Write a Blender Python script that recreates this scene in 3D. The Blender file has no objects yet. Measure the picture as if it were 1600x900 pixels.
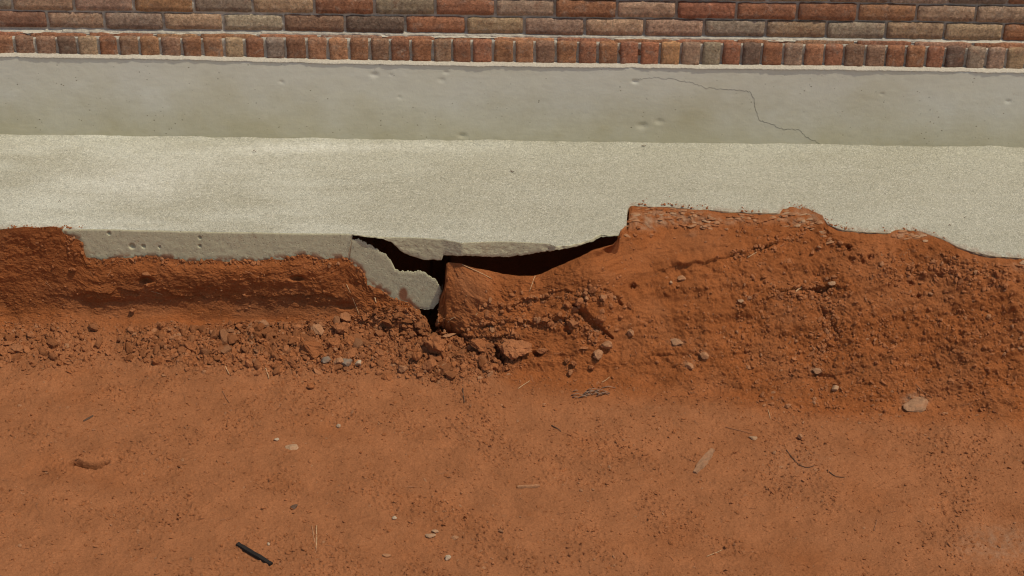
import bpy, math, random
import numpy as np
from mathutils import Matrix, Vector

rng = random.Random(7)
NP = np.random.default_rng(11)
scene = bpy.context.scene

# ------------------------------------------------------------------ camera
CAM = np.array([0.0, -7.02, 4.28])
PITCH, ROLL, FPX = math.radians(35.465), 0.0125, 3200.0
Rm = Matrix.Rotation(math.radians(90) - PITCH, 3, 'X') @ Matrix.Rotation(ROLL, 3, 'Z')
RN = np.array(Rm)
cam_data = bpy.data.cameras.new('camera')
cam = bpy.data.objects.new('camera', cam_data)
scene.collection.objects.link(cam)
cam.matrix_world = Matrix.Translation(Vector(CAM)) @ Rm.to_4x4()
cam_data.sensor_width = 36.0
cam_data.lens = FPX / 1600.0 * 36.0
cam_data.clip_start, cam_data.clip_end = 0.05, 500.0
scene.camera = cam

# ------------------------------------------------------------------ light
SUN_EL, SUN_AZ = math.radians(66), math.radians(64)      # azimuth: from the camera side (-y) towards the right (+x)
sun_dir = Vector((math.cos(SUN_EL) * math.sin(SUN_AZ), -math.cos(SUN_EL) * math.cos(SUN_AZ), math.sin(SUN_EL)))
world = bpy.data.worlds.new('World'); scene.world = world; world.use_nodes = True
wn = world.node_tree.nodes; wl = world.node_tree.links
sky = wn.new('ShaderNodeTexSky'); sky.sky_type = 'NISHITA'; sky.sun_disc = False
sky.sun_elevation = SUN_EL
sky.sun_rotation = math.atan2(sun_dir.x, sun_dir.y)
sky.dust_density = 1.5
wn['Background'].inputs['Strength'].default_value = 0.125
wl.new(sky.outputs[0], wn['Background'].inputs['Color'])
sd = bpy.data.lights.new('sun', 'SUN'); sd.energy = 3.3; sd.angle = math.radians(0.5); sd.color = (1.0, 0.94, 0.79)
so = bpy.data.objects.new('sun', sd); scene.collection.objects.link(so)
so.rotation_euler = sun_dir.to_track_quat('Z', 'Y').to_euler()
scene.view_settings.view_transform = 'Standard'
scene.view_settings.look = 'None'
scene.view_settings.exposure = -0.22
scene.view_settings.gamma = 1.0
scene.cycles.pixel_filter_type = 'BLACKMAN_HARRIS'; scene.cycles.filter_width = 1.1

# ------------------------------------------------------------------ measuring: photo position + known plane -> place in the world
def ray(px, py):
    px, py = np.broadcast_arrays(np.asarray(px, float), np.asarray(py, float))
    d = np.stack([(px - 800) / FPX, -(py - 450) / FPX, -np.ones_like(px)], -1)
    return d @ RN.T
def at_z(px, py, z):
    d = ray(px, py); t = (np.asarray(z) - CAM[2]) / d[..., 2]
    return CAM + d * t[..., None]
def at_y(px, py, y):
    d = ray(px, py); t = (np.asarray(y) - CAM[1]) / d[..., 1]
    return CAM + d * t[..., None]
def proj(P):
    c = (np.asarray(P) - CAM) @ RN
    return 800 + FPX * c[..., 0] / -c[..., 2], 450 - FPX * c[..., 1] / -c[..., 2], -c[..., 2]

# ------------------------------------------------------------------ numpy noise
def h2(ix, iy, s):
    h = (ix.astype(np.int64) * 374761393 + iy.astype(np.int64) * 668265263 + s * 974634777) & 0xffffffff
    h = ((h ^ (h >> 13)) * 1274126177) & 0xffffffff
    h = ((h ^ (h >> 16)) * 2246822519) & 0xffffffff
    return ((h ^ (h >> 15)) & 0xffffff) / float(0x1000000)
def perlin(x, y, s=0):
    x = np.asarray(x, float); y = np.asarray(y, float)
    ix, iy = np.floor(x), np.floor(y); fx, fy = x - ix, y - iy
    u = fx * fx * fx * (fx * (fx * 6 - 15) + 10); v = fy * fy * fy * (fy * (fy * 6 - 15) + 10)
    def g(a, b):
        t = h2(ix + a, iy + b, s) * 2 * math.pi
        return np.cos(t) * (fx - a) + np.sin(t) * (fy - b)
    n0 = g(0, 0) * (1 - u) + g(1, 0) * u
    n1 = g(0, 1) * (1 - u) + g(1, 1) * u
    return 1.5 * (n0 * (1 - v) + n1 * v)
def fbm(x, y, s=0, o=4, gain=.5):
    r = 0; a = 1.0
    for k in range(o):
        r = r + a * perlin(x * 2 ** k + 17.3 * k, y * 2 ** k - 9.1 * k, s + k); a *= gain
    return r
def cell(x, y, s=0):
    ix, iy = np.floor(x), np.floor(y)
    f1 = np.full(x.shape, 9.0); f2 = np.full(x.shape, 9.0); idr = np.zeros(x.shape)
    for a in (-1, 0, 1):
        for b in (-1, 0, 1):
            cx, cy = ix + a, iy + b
            d = np.hypot(cx + h2(cx, cy, s) - x, cy + h2(cx, cy, s + 5) - y)
            m = d < f1
            f2 = np.where(m, f1, np.minimum(f2, d)); idr = np.where(m, h2(cx, cy, s + 9), idr); f1 = np.where(m, d, f1)
    return f1, f2, idr
def sstep(a, b, x):
    t = np.clip((x - a) / (b - a), 0, 1); return t * t * (3 - 2 * t)
def lut(pts, x, k=1):
    a = np.array(pts, float); return np.interp(x, a[:, 0], a[:, k])

# ------------------------------------------------------------------ object helpers
def link(o): scene.collection.objects.link(o); return o
def tag(o, label=None, cat=None, group=None, kind=None):
    if label: o['label'] = label
    if cat: o['category'] = cat
    if group: o['group'] = group
    if kind: o['kind'] = kind
    return o
def mesh_obj(name, V, F, mat, parent=None, smooth=False):
    me = bpy.data.meshes.new(name)
    V = np.asarray(V, np.float32)
    if isinstance(F, np.ndarray):
        n, k = F.shape
        me.vertices.add(len(V)); me.vertices.foreach_set('co', V.ravel())
        me.loops.add(n * k); me.loops.foreach_set('vertex_index', F.astype(np.int32).ravel())
        me.polygons.add(n); me.polygons.foreach_set('loop_start', np.arange(0, n * k, k, dtype=np.int32))
        me.update(calc_edges=True)
    else:
        me.from_pydata([tuple(map(float, v)) for v in V], [], F)
        me.update()
    me.polygons.foreach_set('use_smooth', np.full(len(me.polygons), smooth))
    if mat: me.materials.append(mat)
    o = bpy.data.objects.new(name, me); link(o)
    if parent: o.parent = parent
    return o
def grid_faces(nr, nc, flip=False):
    i = np.arange(nr - 1)[:, None] * nc + np.arange(nc - 1)[None, :]
    F = np.stack([i, i + nc, i + nc + 1, i + 1], -1).reshape(-1, 4)
    return F[:, ::-1].copy() if flip else F
def empty(name, loc=(0, 0, 0)):
    o = bpy.data.objects.new(name, None); o.location = loc; o.empty_display_size = .05
    return link(o)

# ------------------------------------------------------------------ materials
class NT:
    def __init__(self, name, rough=.95, spec=.15):
        self.m = bpy.data.materials.new(name); self.m.use_nodes = True
        self.t = self.m.node_tree; self.n = self.t.nodes
        self.b = self.n['Principled BSDF']
        self.b.inputs['Roughness'].default_value = rough
        self.b.inputs['Specular IOR Level'].default_value = spec
        self.co = self.n.new('ShaderNodeTexCoord').outputs['Object']
    def L(self, a, b): self.t.links.new(a, b)
    def setin(self, sock, v):
        if isinstance(v, bpy.types.NodeSocket): self.L(v, sock)
        else: sock.default_value = v
    def noise(self, scale, detail=4, rough=.55, vec=None, dist=0, out='Fac'):
        n = self.n.new('ShaderNodeTexNoise'); self.L(vec or self.co, n.inputs['Vector'])
        n.inputs['Scale'].default_value = scale; n.inputs['Detail'].default_value = detail
        n.inputs['Roughness'].default_value = rough; n.inputs['Distortion'].default_value = dist
        return n.outputs[out]
    def voro(self, scale, vec=None, feat='F1', out='Distance'):
        n = self.n.new('ShaderNodeTexVoronoi'); n.feature = feat; self.L(vec or self.co, n.inputs['Vector'])
        n.inputs['Scale'].default_value = scale
        return n.outputs[out]
    def ramp(self, f, stops):
        n = self.n.new('ShaderNodeValToRGB'); self.L(f, n.inputs[0]); e = n.color_ramp.elements
        while len(e) < len(stops): e.new(.5)
        for k, (p, c) in enumerate(stops):
            e[k].position = p; e[k].color = (c, c, c, 1) if not isinstance(c, tuple) else (*c, 1)
        return n.outputs[0]
    def mix(self, f, a, b, mode='MIX'):
        n = self.n.new('ShaderNodeMix'); n.data_type = 'RGBA'; n.blend_type = mode
        self.setin(n.inputs[0], f)
        for s, v in ((n.inputs[6], a), (n.inputs[7], b)):
            self.setin(s, (*v, 1) if isinstance(v, tuple) else v)
        return n.outputs[2]
    def math(self, op, a, b=0.0):
        n = self.n.new('ShaderNodeMath'); n.operation = op
        self.setin(n.inputs[0], a); self.setin(n.inputs[1], b); return n.outputs[0]
    def attr(self, name):
        n = self.n.new('ShaderNodeAttribute'); n.attribute_name = name; return n.outputs['Fac']
    def vmap(self, scale=(1, 1, 1), vec=None, add=None):
        n = self.n.new('ShaderNodeMapping'); self.L(vec or self.co, n.inputs['Vector'])
        n.inputs['Scale'].default_value = scale
        if add is not None: self.L(add, n.inputs['Location'])
        return n.outputs[0]
    def bump(self, h, strength, dist, prev=None):
        n = self.n.new('ShaderNodeBump'); self.L(h, n.inputs['Height'])
        n.inputs['Strength'].default_value = strength; n.inputs['Distance'].default_value = dist
        if prev: self.L(prev, n.inputs['Normal'])
        return n.outputs[0]
    def done(self, col, nor=None):
        self.setin(self.b.inputs['Base Color'], (*col, 1) if isinstance(col, tuple) else col)
        if nor: self.L(nor, self.b.inputs['Normal'])
        return self.m

def soil_material(name, dusty=None, per='attr', tint=(1, 1, 1)):
    t = NT(name, .97, .08)
    A = tuple(a * b for a, b in zip((.312, .098, .029), tint))
    B = tuple(a * b for a, b in zip((.345, .132, .052), tint))
    if per == 'attr':
        f = t.attr('dust')
        c = t.mix(f, A, B)
        c = t.mix(t.attr('pale'), c, (.37, .205, .115))
    else:
        if per == 'island':
            g = t.n.new('ShaderNodeNewGeometry').outputs['Random Per Island']
        else:
            g = t.n.new('ShaderNodeObjectInfo').outputs['Random']
        c = t.mix(g, tuple(.55 * a + .45 * b for a, b in zip(A, B)), tuple(x * 1.12 for x in B))
        c = t.mix(t.ramp(t.math('FRACT', t.math('MULTIPLY', g, 17.3)), [(.87, 0.), (.98, .5)]), c, (.40, .22, .115))
    c = t.mix(1.0, c, t.ramp(t.noise(9, 5, .6), [(.3, .86), (.7, 1.12)]), 'MULTIPLY')
    c = t.mix(1.0, c, t.ramp(t.noise(160, 4, .7), [(.25, .74), (.5, 1.0), (.75, 1.2)]), 'MULTIPLY')
    c = t.mix(t.ramp(t.noise(420, 2, .6), [(.66, 0.), (.74, .5)]), c, (.46, .25, .13))
    c = t.mix(t.ramp(t.noise(330, 2, .6), [(.25, .4), (.32, 0.)]), c, (.12, .042, .016))
    n = t.bump(t.noise(420, 4, .7), .8, .0035)
    n = t.bump(t.noise(130, 5, .7), .7, .007, n)
    return t.done(c, n)

M_SOIL = soil_material('red soil')
M_CLOD = soil_material('red clod', per='object')
M_CRUMB = soil_material('red crumbs', per='island')

def stone_material(name, base, var=.3):
    t = NT(name, .9, .2)
    c = t.mix(1.0, base, t.ramp(t.noise(60, 5, .65), [(.25, 1 - var), (.75, 1 + var)]), 'MULTIPLY')
    c = t.mix(t.ramp(t.noise(45, 4, .6), [(.5, 0.), (.68, .6)]), c, (.30, .125, .055))
    return t.done(c, t.bump(t.noise(220, 4, .6), .5, .003))
M_GREY = stone_material('grey stone', (.22, .16, .11))
M_PALE = stone_material('pale stone', (.37, .215, .115))
M_TAN = stone_material('tan stone', (.35, .165, .075))
M_EARTHY = stone_material('earthy stone', (.30, .155, .078), .4)
M_WHITE = stone_material('whitish stone', (.42, .30, .19))

def concrete_top():
    t = NT('broomed concrete', .8, .3)
    base = t.mix(t.noise(1.6, 4, .6), (.413, .376, .270), (.468, .430, .320))
    # pale patches, stronger towards the left
    sx_ = t.n.new('ShaderNodeSeparateXYZ'); t.L(t.co, sx_.inputs[0])
    wst = t.ramp(t.math('ADD', t.math('MULTIPLY', sx_.outputs['X'], -.4), .3), [(.25, .25), (.65, 1.)])
    pm = t.vmap((1.5, 5.0, 1))
    base = t.mix(t.math('MULTIPLY', t.ramp(t.noise(1.0, 4, .6, pm), [(.42, 0.), (.66, .8)]), wst), base, (.62, .59, .47))
    base = t.mix(t.math('MULTIPLY', t.attr('glare'), t.ramp(t.noise(30, 4, .7), [(.3, .35), (.65, 1.)])), base, (.74, .70, .58))  # glare on the slab top, painted in as a paler colour
    base = t.mix(1.0, base, t.ramp(t.noise(105, 3, .7, None, 1.5), [(.32, .70), (.5, 1.0), (.68, 1.28)]), 'MULTIPLY')
    base = t.mix(t.ramp(t.noise(75, 2, .5, None, 2.5), [(.57, 0.), (.64, .5)]), base, (.72, .66, .53))
    base = t.mix(t.ramp(t.noise(70, 3, .7), [(.24, .55), (.31, 0.)]), base, (.20, .16, .10))
    base = t.mix(t.attr('stain'), base, (.30, .115, .05))
    n = t.bump(t.noise(95, 3, .65, None, 2.0), .85, .009)
    return t.done(base, n)
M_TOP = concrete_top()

def concrete_face(name, a, b):
    t = NT(name, .9, .2)
    c = t.mix(t.noise(5, 5, .6), a, b)
    c = t.mix(1.0, c, t.ramp(t.noise(110, 5, .7), [(.25, .82), (.75, 1.15)]), 'MULTIPLY')
    c = t.mix(t.ramp(t.voro(58), [(.07, .8), (.15, 0.)]), c, (.15, .12, .075))
    ck = t.ramp(t.noise(26, 5, .7, None, 1.0), [(.485, 0.), (.5, 1.), (.515, 0.)])
    ck = t.math('MULTIPLY', ck, t.ramp(t.noise(9, 2, .5), [(.5, 0.), (.62, .7)]))
    c = t.mix(ck, c, (.16, .125, .08))
    c = t.mix(t.ramp(t.noise(12, 5, .7), [(.58, 0.), (.72, .45)]), c, (.37, .24, .14))
    c = t.mix(t.attr('stain'), c, (.28, .11, .05))
    n = t.bump(t.noise(200, 5, .7), .5, .003)
    n = t.bump(t.ramp(t.voro(55), [(.0, 0.), (.2, 1.)]), .4, .003, n)
    return t.done(c, n)
M_FACE = concrete_face('broken concrete', (.48, .43, .26), (.55, .50, .325))

def plinth_mat():
    t = NT('plastered plinth', .85, .25)
    g = t.n.new('ShaderNodeSeparateXYZ'); t.L(t.co, g.inputs[0])
    big = t.noise(1.8, 4, .6, t.vmap((1, 1, 2.2)))
    c = t.mix(t.ramp(big, [(.35, 0.), (.65, 1.)]), (.64, .592, .450), (.652, .615, .50))
    # splashed dirt, patchy, mostly low on the plaster
    h = t.math('SUBTRACT', t.math('MULTIPLY', t.noise(2.3, 5, .65), 1.1), t.math('MULTIPLY', g.outputs['Z'], 1.9))
    c = t.mix(t.ramp(h, [(.10, 0.), (.58, .8)]), c, (.48, .415, .25))
    c = t.mix(1.0, c, t.ramp(t.noise(30, 5, .7, t.vmap((.5, 1, 1.6))), [(.2, .92), (.8, 1.07)]), 'MULTIPLY')
    vv = t.n.new('ShaderNodeTexVoronoi'); t.L(t.vmap((1, 1, 1.3)), vv.inputs['Vector']); vv.inputs['Scale'].default_value = 34
    gate = t.ramp(t.noise(7, 3, .6), [(.45, 0.), (.6, 1.)])
    pin = t.math('MULTIPLY', t.ramp(vv.outputs['Distance'], [(.08, 1.), (.13, 0.)]), gate)
    c = t.mix(t.math('MULTIPLY', pin, .8), c, (.16, .13, .08))
    c = t.mix(t.ramp(t.noise(95, 3, .7), [(.27, .5), (.32, 0.)]), c, (.20, .165, .10))
    n = t.bump(t.noise(70, 6, .7), .3, .003)
    n = t.bump(t.ramp(t.noise(95, 3, .7), [(.22, 0.), (.33, 1.)]), .5, .003, n)
    return t.done(c, n)
M_PLINTH = plinth_mat()

def mortar_mat(name, a, b):
    t = NT(name, .95, .1)
    c = t.mix(t.noise(14, 5, .7), a, b)
    c = t.mix(1.0, c, t.ramp(t.noise(160, 4, .7), [(.25, .75), (.75, 1.15)]), 'MULTIPLY')
    return t.done(c, t.bump(t.noise(120, 5, .7), .8, .006))
M_MORTAR = mortar_mat('mortar', (.46, .395, .29), (.62, .55, .43))
M_LIP = mortar_mat('pale mortar', (.46, .39, .29), (.62, .55, .43))

def brick_mat():
    t = NT('fired clay brick', .92, .15)
    oi = t.n.new('ShaderNodeObjectInfo')
    off = t.n.new('ShaderNodeCombineXYZ')
    r = t.math('MULTIPLY', oi.outputs['Random'], 57.0)
    for k in range(3): t.L(r, off.inputs[k])
    v = t.vmap((1, 1, 1), add=off.outputs[0])
    c = oi.outputs['Color']
    c = t.mix(t.ramp(t.noise(13, 5, .65, v), [(.46, 0.), (.70, .5)]), c, (.19, .115, .08))
    c = t.mix(t.ramp(t.noise(16, 5, .7, t.vmap((1, 1, 1), vec=v)), [(.28, .6), (.45, 0.)]), c, (.31, .125, .062))
    c = t.mix(t.ramp(t.noise(22, 6, .75, v, .6), [(.53, 0.), (.70, .5)]), c, (.50, .40, .30))
    c = t.mix(1.0, c, t.ramp(t.noise(95, 5, .8, v), [(.32, .5), (.5, 1.), (.68, 1.45)]), 'MULTIPLY')
    n = t.bump(t.noise(55, 6, .82, v, .8), 1.0, .016)
    return t.done(c, n)
M_BRICK = brick_mat()

def plain(name, col, rough=.8, nscale=60, var=.3):
    t = NT(name, rough, .2)
    c = t.mix(1.0, col, t.ramp(t.noise(nscale, 4, .6), [(.25, 1 - var), (.75, 1 + var)]), 'MULTIPLY')
    return t.done(c, t.bump(t.noise(nscale * 3, 3, .6), .3, .002))
M_STRAW = plain('dry straw', (.50, .30, .15))
M_DSTRAW = plain('brown straw', (.30, .13, .06))
M_TWIG = plain('dark wood', (.11, .06, .035))
M_BLACK = plain('blackened strip', (.018, .014, .011), .7)
M_BARK = plain('grey bark', (.28, .17, .105))
M_CRACK = plain('crack', (.07, .055, .04))

# ================================================================== SETTING
# ---- front edge of the footing slab (photo survey on its top plane z = 0)
EDGE = [(-1400, 339), (-600, 349), (0, 357), (130, 358), (300, 361), (545, 365), (575, 369), (605, 370), (650, 370.5), (692, 373), (722, 379),
        (760, 377.5), (800, 377), (858, 380), (868, 384.5), (888, 384), (908, 380), (926, 373), (938, 366), (955, 367.5), (969, 366),
        (972, 356), (979, 352), (980.5, 326), (985, 321), (1010, 321), (1050, 322), (1080, 326), (1130, 329), (1170, 332), (1218, 333),
        (1224, 326), (1244, 325), (1264, 328), (1285, 338), (1293, 350), (1310, 357), (1340, 361), (1390, 364), (1398, 359), (1415, 358),
        (1440, 362), (1470, 372), (1495, 384), (1520, 392), (1555, 400), (1600, 403), (1750, 408), (2400, 416), (3000, 424)]
eP = at_z(np.array(EDGE)[:, 0], np.array(EDGE)[:, 1], 0.0)
def y_front(x): return np.interp(x, eP[:, 0], eP[:, 1])
def yf_px(px): return np.interp(px, np.array(EDGE)[:, 0], eP[:, 1])
BASE = [(-1400, 339), (545, 365), (692, 373.5), (860, 379), (960, 381), (3000, 440)]   # the unbroken line of the footing face
bP = at_z(np.array(BASE)[:, 0], np.array(BASE)[:, 1], 0.0)
def yb_px(px): return np.interp(px, np.array(BASE)[:, 0], bP[:, 1])

# ---- ground: one sheet that runs from the void under the slab over the bank to the trodden floor
CREST = [(-1400, 336, -.012), (-300, 349, -.012), (0, 358.5, -.010), (14, 357, -.012), (40, 354, -.016), (60, 356, -.014), (78, 353.5, -.016), (94, 355.5, -.014), (99, 365, -.010), (126, 376, -.006),
         (135, 402, -.006), (160, 404, -.006), (250, 402, -.006), (300, 408, -.006), (400, 408, -.006), (455, 403, -.006), (475, 398, -.006), (500, 405, -.006),
         (542, 403, -.006), (553, 415, -.006), (565, 422, -.006), (572, 433, -.006), (574, 446, -.006), (592, 451, -.006), (613, 466, -.006), (640, 473, -.006),
         (648, 482, -.006), (653, 487, -.012), (659, 494, -.014), (665, 500, -.016), (668.5, 519, -.01), (684, 526, -.01), (685.5, 472, -.012), (690, 464, -.012), (694.5, 450, -.006),
         (697, 414, .0), (701, 409.5, .0), (722, 412, .0), (745, 420, .0), (760, 422, .0), (786, 428, .0), (810, 431, .0), (834, 431, .0), (848, 427, .0),
         (864, 419, .0), (904, 402, .0), (928, 390, .004), (958, 382, .01), (966, 372, .01), (971, 358, .002), (980, 352, .002), (983, 326, .002),
         (987, 322, .0), (1012, 322.5, .0), (1050, 324, .0), (1080, 328, .0), (1130, 331, -.002), (1170, 334, -.002), (1217, 335, -.002), (1223, 325, .006),
         (1244, 324, .006), (1264, 327, .006), (1285, 337, .003), (1292, 353, -.012), (1310, 361, -.012), (1340, 364, -.010), (1390, 366, -.006), (1398, 358, .004),
         (1415, 357, .004), (1440, 362, .0), (1470, 374, -.004), (1495, 388, -.014), (1520, 398, -.018), (1550, 404, -.014), (1575, 404, -.006), (1600, 405, -.006),
         (1750, 411, -.006), (2400, 420, -.006), (3000, 428, -.006)]
TOE = [(-1400, 495), (0, 505), (150, 509), (330, 507), (545, 512), (600, 522), (676, 533), (720, 548), (800, 582), (900, 594), (1000, 604), (1100, 616),
       (1250, 630), (1400, 640), (1600, 655), (2400, 690), (3000, 700)]
ZG = -.42
cols = np.concatenate([np.linspace(-1300, -65, 60), np.arange(-60, 1661, 1.55), np.linspace(1668, 2950, 60)])
nc = len(cols)
cr_off = lut(CREST, cols, 2)
right = cols > 968
cr_y = np.where(right, yf_px(cols), yb_px(cols)) + cr_off
cr_j = (sstep(132, 150, cols) * (1 - sstep(535, 552, cols)) + sstep(985, 1010, cols) * .6) * (2.6 * fbm(cols * .035, cols * 0 + .7, 131, 4, .65))
Pc = at_y(cols, lut(CREST, cols, 1) + cr_j, cr_y)
Pt = at_z(cols, lut(TOE, cols, 1), ZG)
def smooth_cols(P, sig):
    u = np.arange(-1400, 3000, 2.0); w_ = np.arange(-int(2.5 * sig / 2), int(2.5 * sig / 2) + 1) * 2.0; kr = np.exp(-.5 * (w_ / sig) ** 2); kr /= kr.sum()
    out = P.copy()
    for a in range(3):
        f_ = np.interp(u, cols, P[:, a]); pad = len(kr) // 2
        f_ = np.convolve(np.pad(f_, pad, mode='edge'), kr, 'valid'); out[:, a] = np.interp(cols, u, f_)
    return out
Pcs = smooth_cols(Pc, 34.0)
sm_amt = np.maximum(sstep(900, 970, cols), 1 - sstep(90, 200, cols) * 1.0)[:, None]
void = lut([(-1400, .04), (530, .04), (552, .30), (930, .30), (968, .10), (985, .05), (3000, .05)], cols)
vdrop = lut([(-1400, .05), (530, .05), (552, .26), (930, .26), (968, .12), (985, .06), (1280, .05), (1500, .07), (3000, .05)], cols)
P0 = Pc.copy(); P0[:, 1] = .06; P0[:, 2] = -.035
P1 = Pc.copy(); P1[:, 1] += void; P1[:, 2] -= vdrop
rows = []; tb = []
for k in np.linspace(0, 1, 10, endpoint=False): rows.append(P0 * (1 - k) + P1 * k); tb.append(-2 + k)
for k in np.linspace(0, 1, 12, endpoint=False):
    u_ = 1 - k
    p = Pc.copy(); p[:, 1] += void * u_ ** 2.2; p[:, 2] -= vdrop * u_ ** .55
    rows.append(p); tb.append(-1 + k)
NB = 210
right_s = sstep(690, 1000, cols)[:, None]
for k in np.linspace(0, 1, NB, endpoint=False):
    # left bank: steep and nearly straight; right bank: rounded crest and sweeping toe
    kz = k + right_s * (.13 * math.sin(2 * math.pi * k) * -.55 + .05 * math.sin(math.pi * k) * -1)
    wk = sm_amt * sstep(.0, 1.0, k / lut([(0, .35), (900, .10), (1010, .10), (1070, .34), (1260, .34), (1300, .16), (1360, .36)], cols))[:, None]
    Q = Pc * (1 - wk) + Pcs * wk
    p = Q * (1 - k) + Pt * k
    kk = np.clip(k + .05 * fbm(cols * .012, cols * 0 + 2, 47, 3), 0, 1) if 0 < k < 1 else np.full(nc, k)
    gs = np.interp(kk, [0, .25, .46, .56, .68, .86, 1], [0, .60, 1.16, 1.06, .58, .62, 1.0])
    ga = lut([(0, .3), (120, .7), (170, 1.0), (250, .8), (330, .55), (420, .7), (500, 1.1), (548, 1.0), (570, .5), (3000, .5)], cols)
    gl = (k + (gs - k) * ga)
    ly = (sstep(60, 190, cols) * (1 - sstep(520, 575, cols)))
    p[:, 1] = p[:, 1] * (1 - ly) + (Q[:, 1] * (1 - gl) + Pt[:, 1] * gl) * ly
    p[:, 2:3] = Q[:, 2:3] * (1 - kz) + Pt[:, 2:3] * kz
    rows.append(p); tb.append(k)
NG = 390
yend = -2.2
for k in np.linspace(0, 1, NG, endpoint=False) ** 1.0:
    y = Pt[:, 1] * (1 - k) + yend * k
    d = ray(cols, lut(TOE, cols, 1))
    p = np.stack([Pt[:, 0], y, np.full(nc, ZG)], -1); rows.append(p); tb.append(1 + k)
for k in np.linspace(0, 1, 40) ** 1.6:
    y = yend * (1 - k) + -5.0 * k
    rows.append(np.stack([Pt[:, 0] * (1 + .6 * k), np.full(nc, y), np.full(nc, ZG - .14 * k * k)], -1)); tb.append(2 + k)
G = np.stack(rows); T = np.array(tb)[:, None] * np.ones(nc)[None, :]
nr = G.shape[0]
i0, i1 = 22 + NB - 75, 22 + NB + 45
for _ in range(260):
    G[i0:i1] = .25 * G[i0 - 1:i1 - 1] + .5 * G[i0:i1] + .25 * G[i0 + 1:i1 + 1]
X, Y, Z = G[..., 0], G[..., 1], G[..., 2]
DPX, DPY, _ = proj(G)
# world-space noise coordinates: along the wall and down the slope
def smooth_grid(M, sig):
    u = np.arange(-1400, 3000, 4.0); w_ = np.arange(-int(2.5 * sig / 4), int(2.5 * sig / 4) + 1) * 4.0; kr = np.exp(-.5 * (w_ / sig) ** 2); kr /= kr.sum(); pad = len(kr) // 2
    return np.stack([np.interp(cols, u, np.convolve(np.pad(np.interp(u, cols, m_), pad, mode='edge'), kr, 'valid')) for m_ in M])
Ys, Zs = smooth_grid(Y, 40.0), smooth_grid(Z, 40.0)
arc = np.concatenate([np.zeros((1, nc)), np.cumsum(np.hypot(np.diff(Ys, axis=0), np.diff(Zs, axis=0)), axis=0)])
itoe = 22 + NB
A, B = X, arc[itoe][None, :] - arc
front = T >= 0
bank = np.where(front, 1 - sstep(.92, 1.12, T), 0.0)
def blob(cx, cy, rx, ry, soft=.6): return 1 - sstep(1 - soft, 1 + soft * .3, np.hypot((DPX - cx) / rx, (DPY - cy) / ry))
def seg_dist(pts):
    best = np.full(DPX.shape, 1e9); sgn = np.zeros(DPX.shape); par = np.zeros(DPX.shape); n = len(pts) - 1
    for k in range(n):
        (x0, y0), (x1, y1) = pts[k], pts[k + 1]
        dx, dy = x1 - x0, y1 - y0; L2 = dx * dx + dy * dy
        t = np.clip(((DPX - x0) * dx + (DPY - y0) * dy) / L2, 0, 1)
        d = np.hypot(DPX - x0 - t * dx, DPY - y0 - t * dy)
        m = d < best
        best = np.where(m, d, best); par = np.where(m, (k + t) / n, par)
        sgn = np.where(m, np.sign(dx * (DPY - y0) - dy * (DPX - x0)), sgn)   # + below the line (image down) when drawn left to right
    return best, sgn, par
wob = 5 * fbm(A * 14, B * 14, 71, 3)
def ledge(pts, up, dn, wu=14, wd=10, width=2.0):
    d, s, p = seg_dist(pts)
    sd_ = d * s + wob
    fade = sstep(0, .12, p) * sstep(0, .12, 1 - p)
    inside = (d < 70)
    a = np.where(sd_ < 0, up * np.exp(sd_ / wu), 0) - np.where(sd_ >= 0, dn * np.exp(-sd_ / wd), 0)
    return a * fade * inside * (.35 + .65 * sstep(-.25, .35, fbm(A * 17, B * 17, 72 + len(pts), 3)))
def groove(pts, depth, w):
    d, s, p = seg_dist(pts)
    ww = w * (.35 + .65 * np.sin(np.pi * np.clip(p, .02, .98))) * (1 + .5 * perlin(A * 60, B * 60, 33))
    return -depth * np.exp(-(np.maximum(d + .5 * wob * (w < 5) * .3, 0) / np.maximum(ww, .3)) ** 4)

rub = np.maximum.reduce([blob(470, 548, 260, 46), blob(700, 562, 120, 42), blob(60, 545, 150, 50) * .4, blob(620, 515, 80, 40) * .9, blob(280, 545, 120, 36) * .8])
rubsoft = rub
lowr = blob(1330, 540, 360, 130, .5)
trod = np.where(T > 1, 1.0, 0.0) * sstep(1.0, 1.12, T)
rough = np.clip(.25 + .75 * bank + .6 * rub, 0, 1.15)
smooth_bits = np.maximum.reduce([blob(735, 455, 42, 32), blob(1110, 380, 130, 34), blob(1030, 400, 80, 34), blob(960, 415, 70, 30), blob(1060, 480, 90, 22) * .7, blob(1380, 470, 150, 24) * .7, blob(60, 440, 80, 40) * .4, blob(330, 487, 230, 22) * .8])
rough = rough * (1 - .6 * smooth_bits) * (1 - .5 * bank * (1 - sstep(520, 620, DPX)))
D = np.zeros(X.shape)
right_fac = sstep(930, 1080, DPX)
D += rough * (.012 * fbm(A * 9, B * 9, 1, 3) + .0055 * fbm(A * 30, B * 30, 5, 3))
A2, B2 = A + .3 * B, B - .3 * A
D += bank * right_fac * .011 * fbm(A2 * 2.6, B2 * 15, 111, 4, .55)
D += bank * (1 - right_fac) * sstep(690, 760, DPX) * .008 * fbm(A2 * 3, B2 * 17, 113, 3)
f1, f2, cid = cell(A * 70 + .6 * perlin(A * 60, B * 60, 2), B * 70 + .6 * perlin(A * 60, B * 60, 3), 21)
D += rough * .0062 * np.clip(f2 - f1, 0, .6) * (.3 + cid) * 1.5
f1, f2, cid = cell(A * 160, B * 160, 22)
D += (rough * .0034 + .0008) * np.clip(f2 - f1, 0, .6) * (.2 + 1.2 * cid)
f1, f2, cid = cell(A * 38, B * 38, 25)
D += bank * right_fac * .020 * fbm(A * 3.6, B * 3.6, 95, 3)
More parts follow.
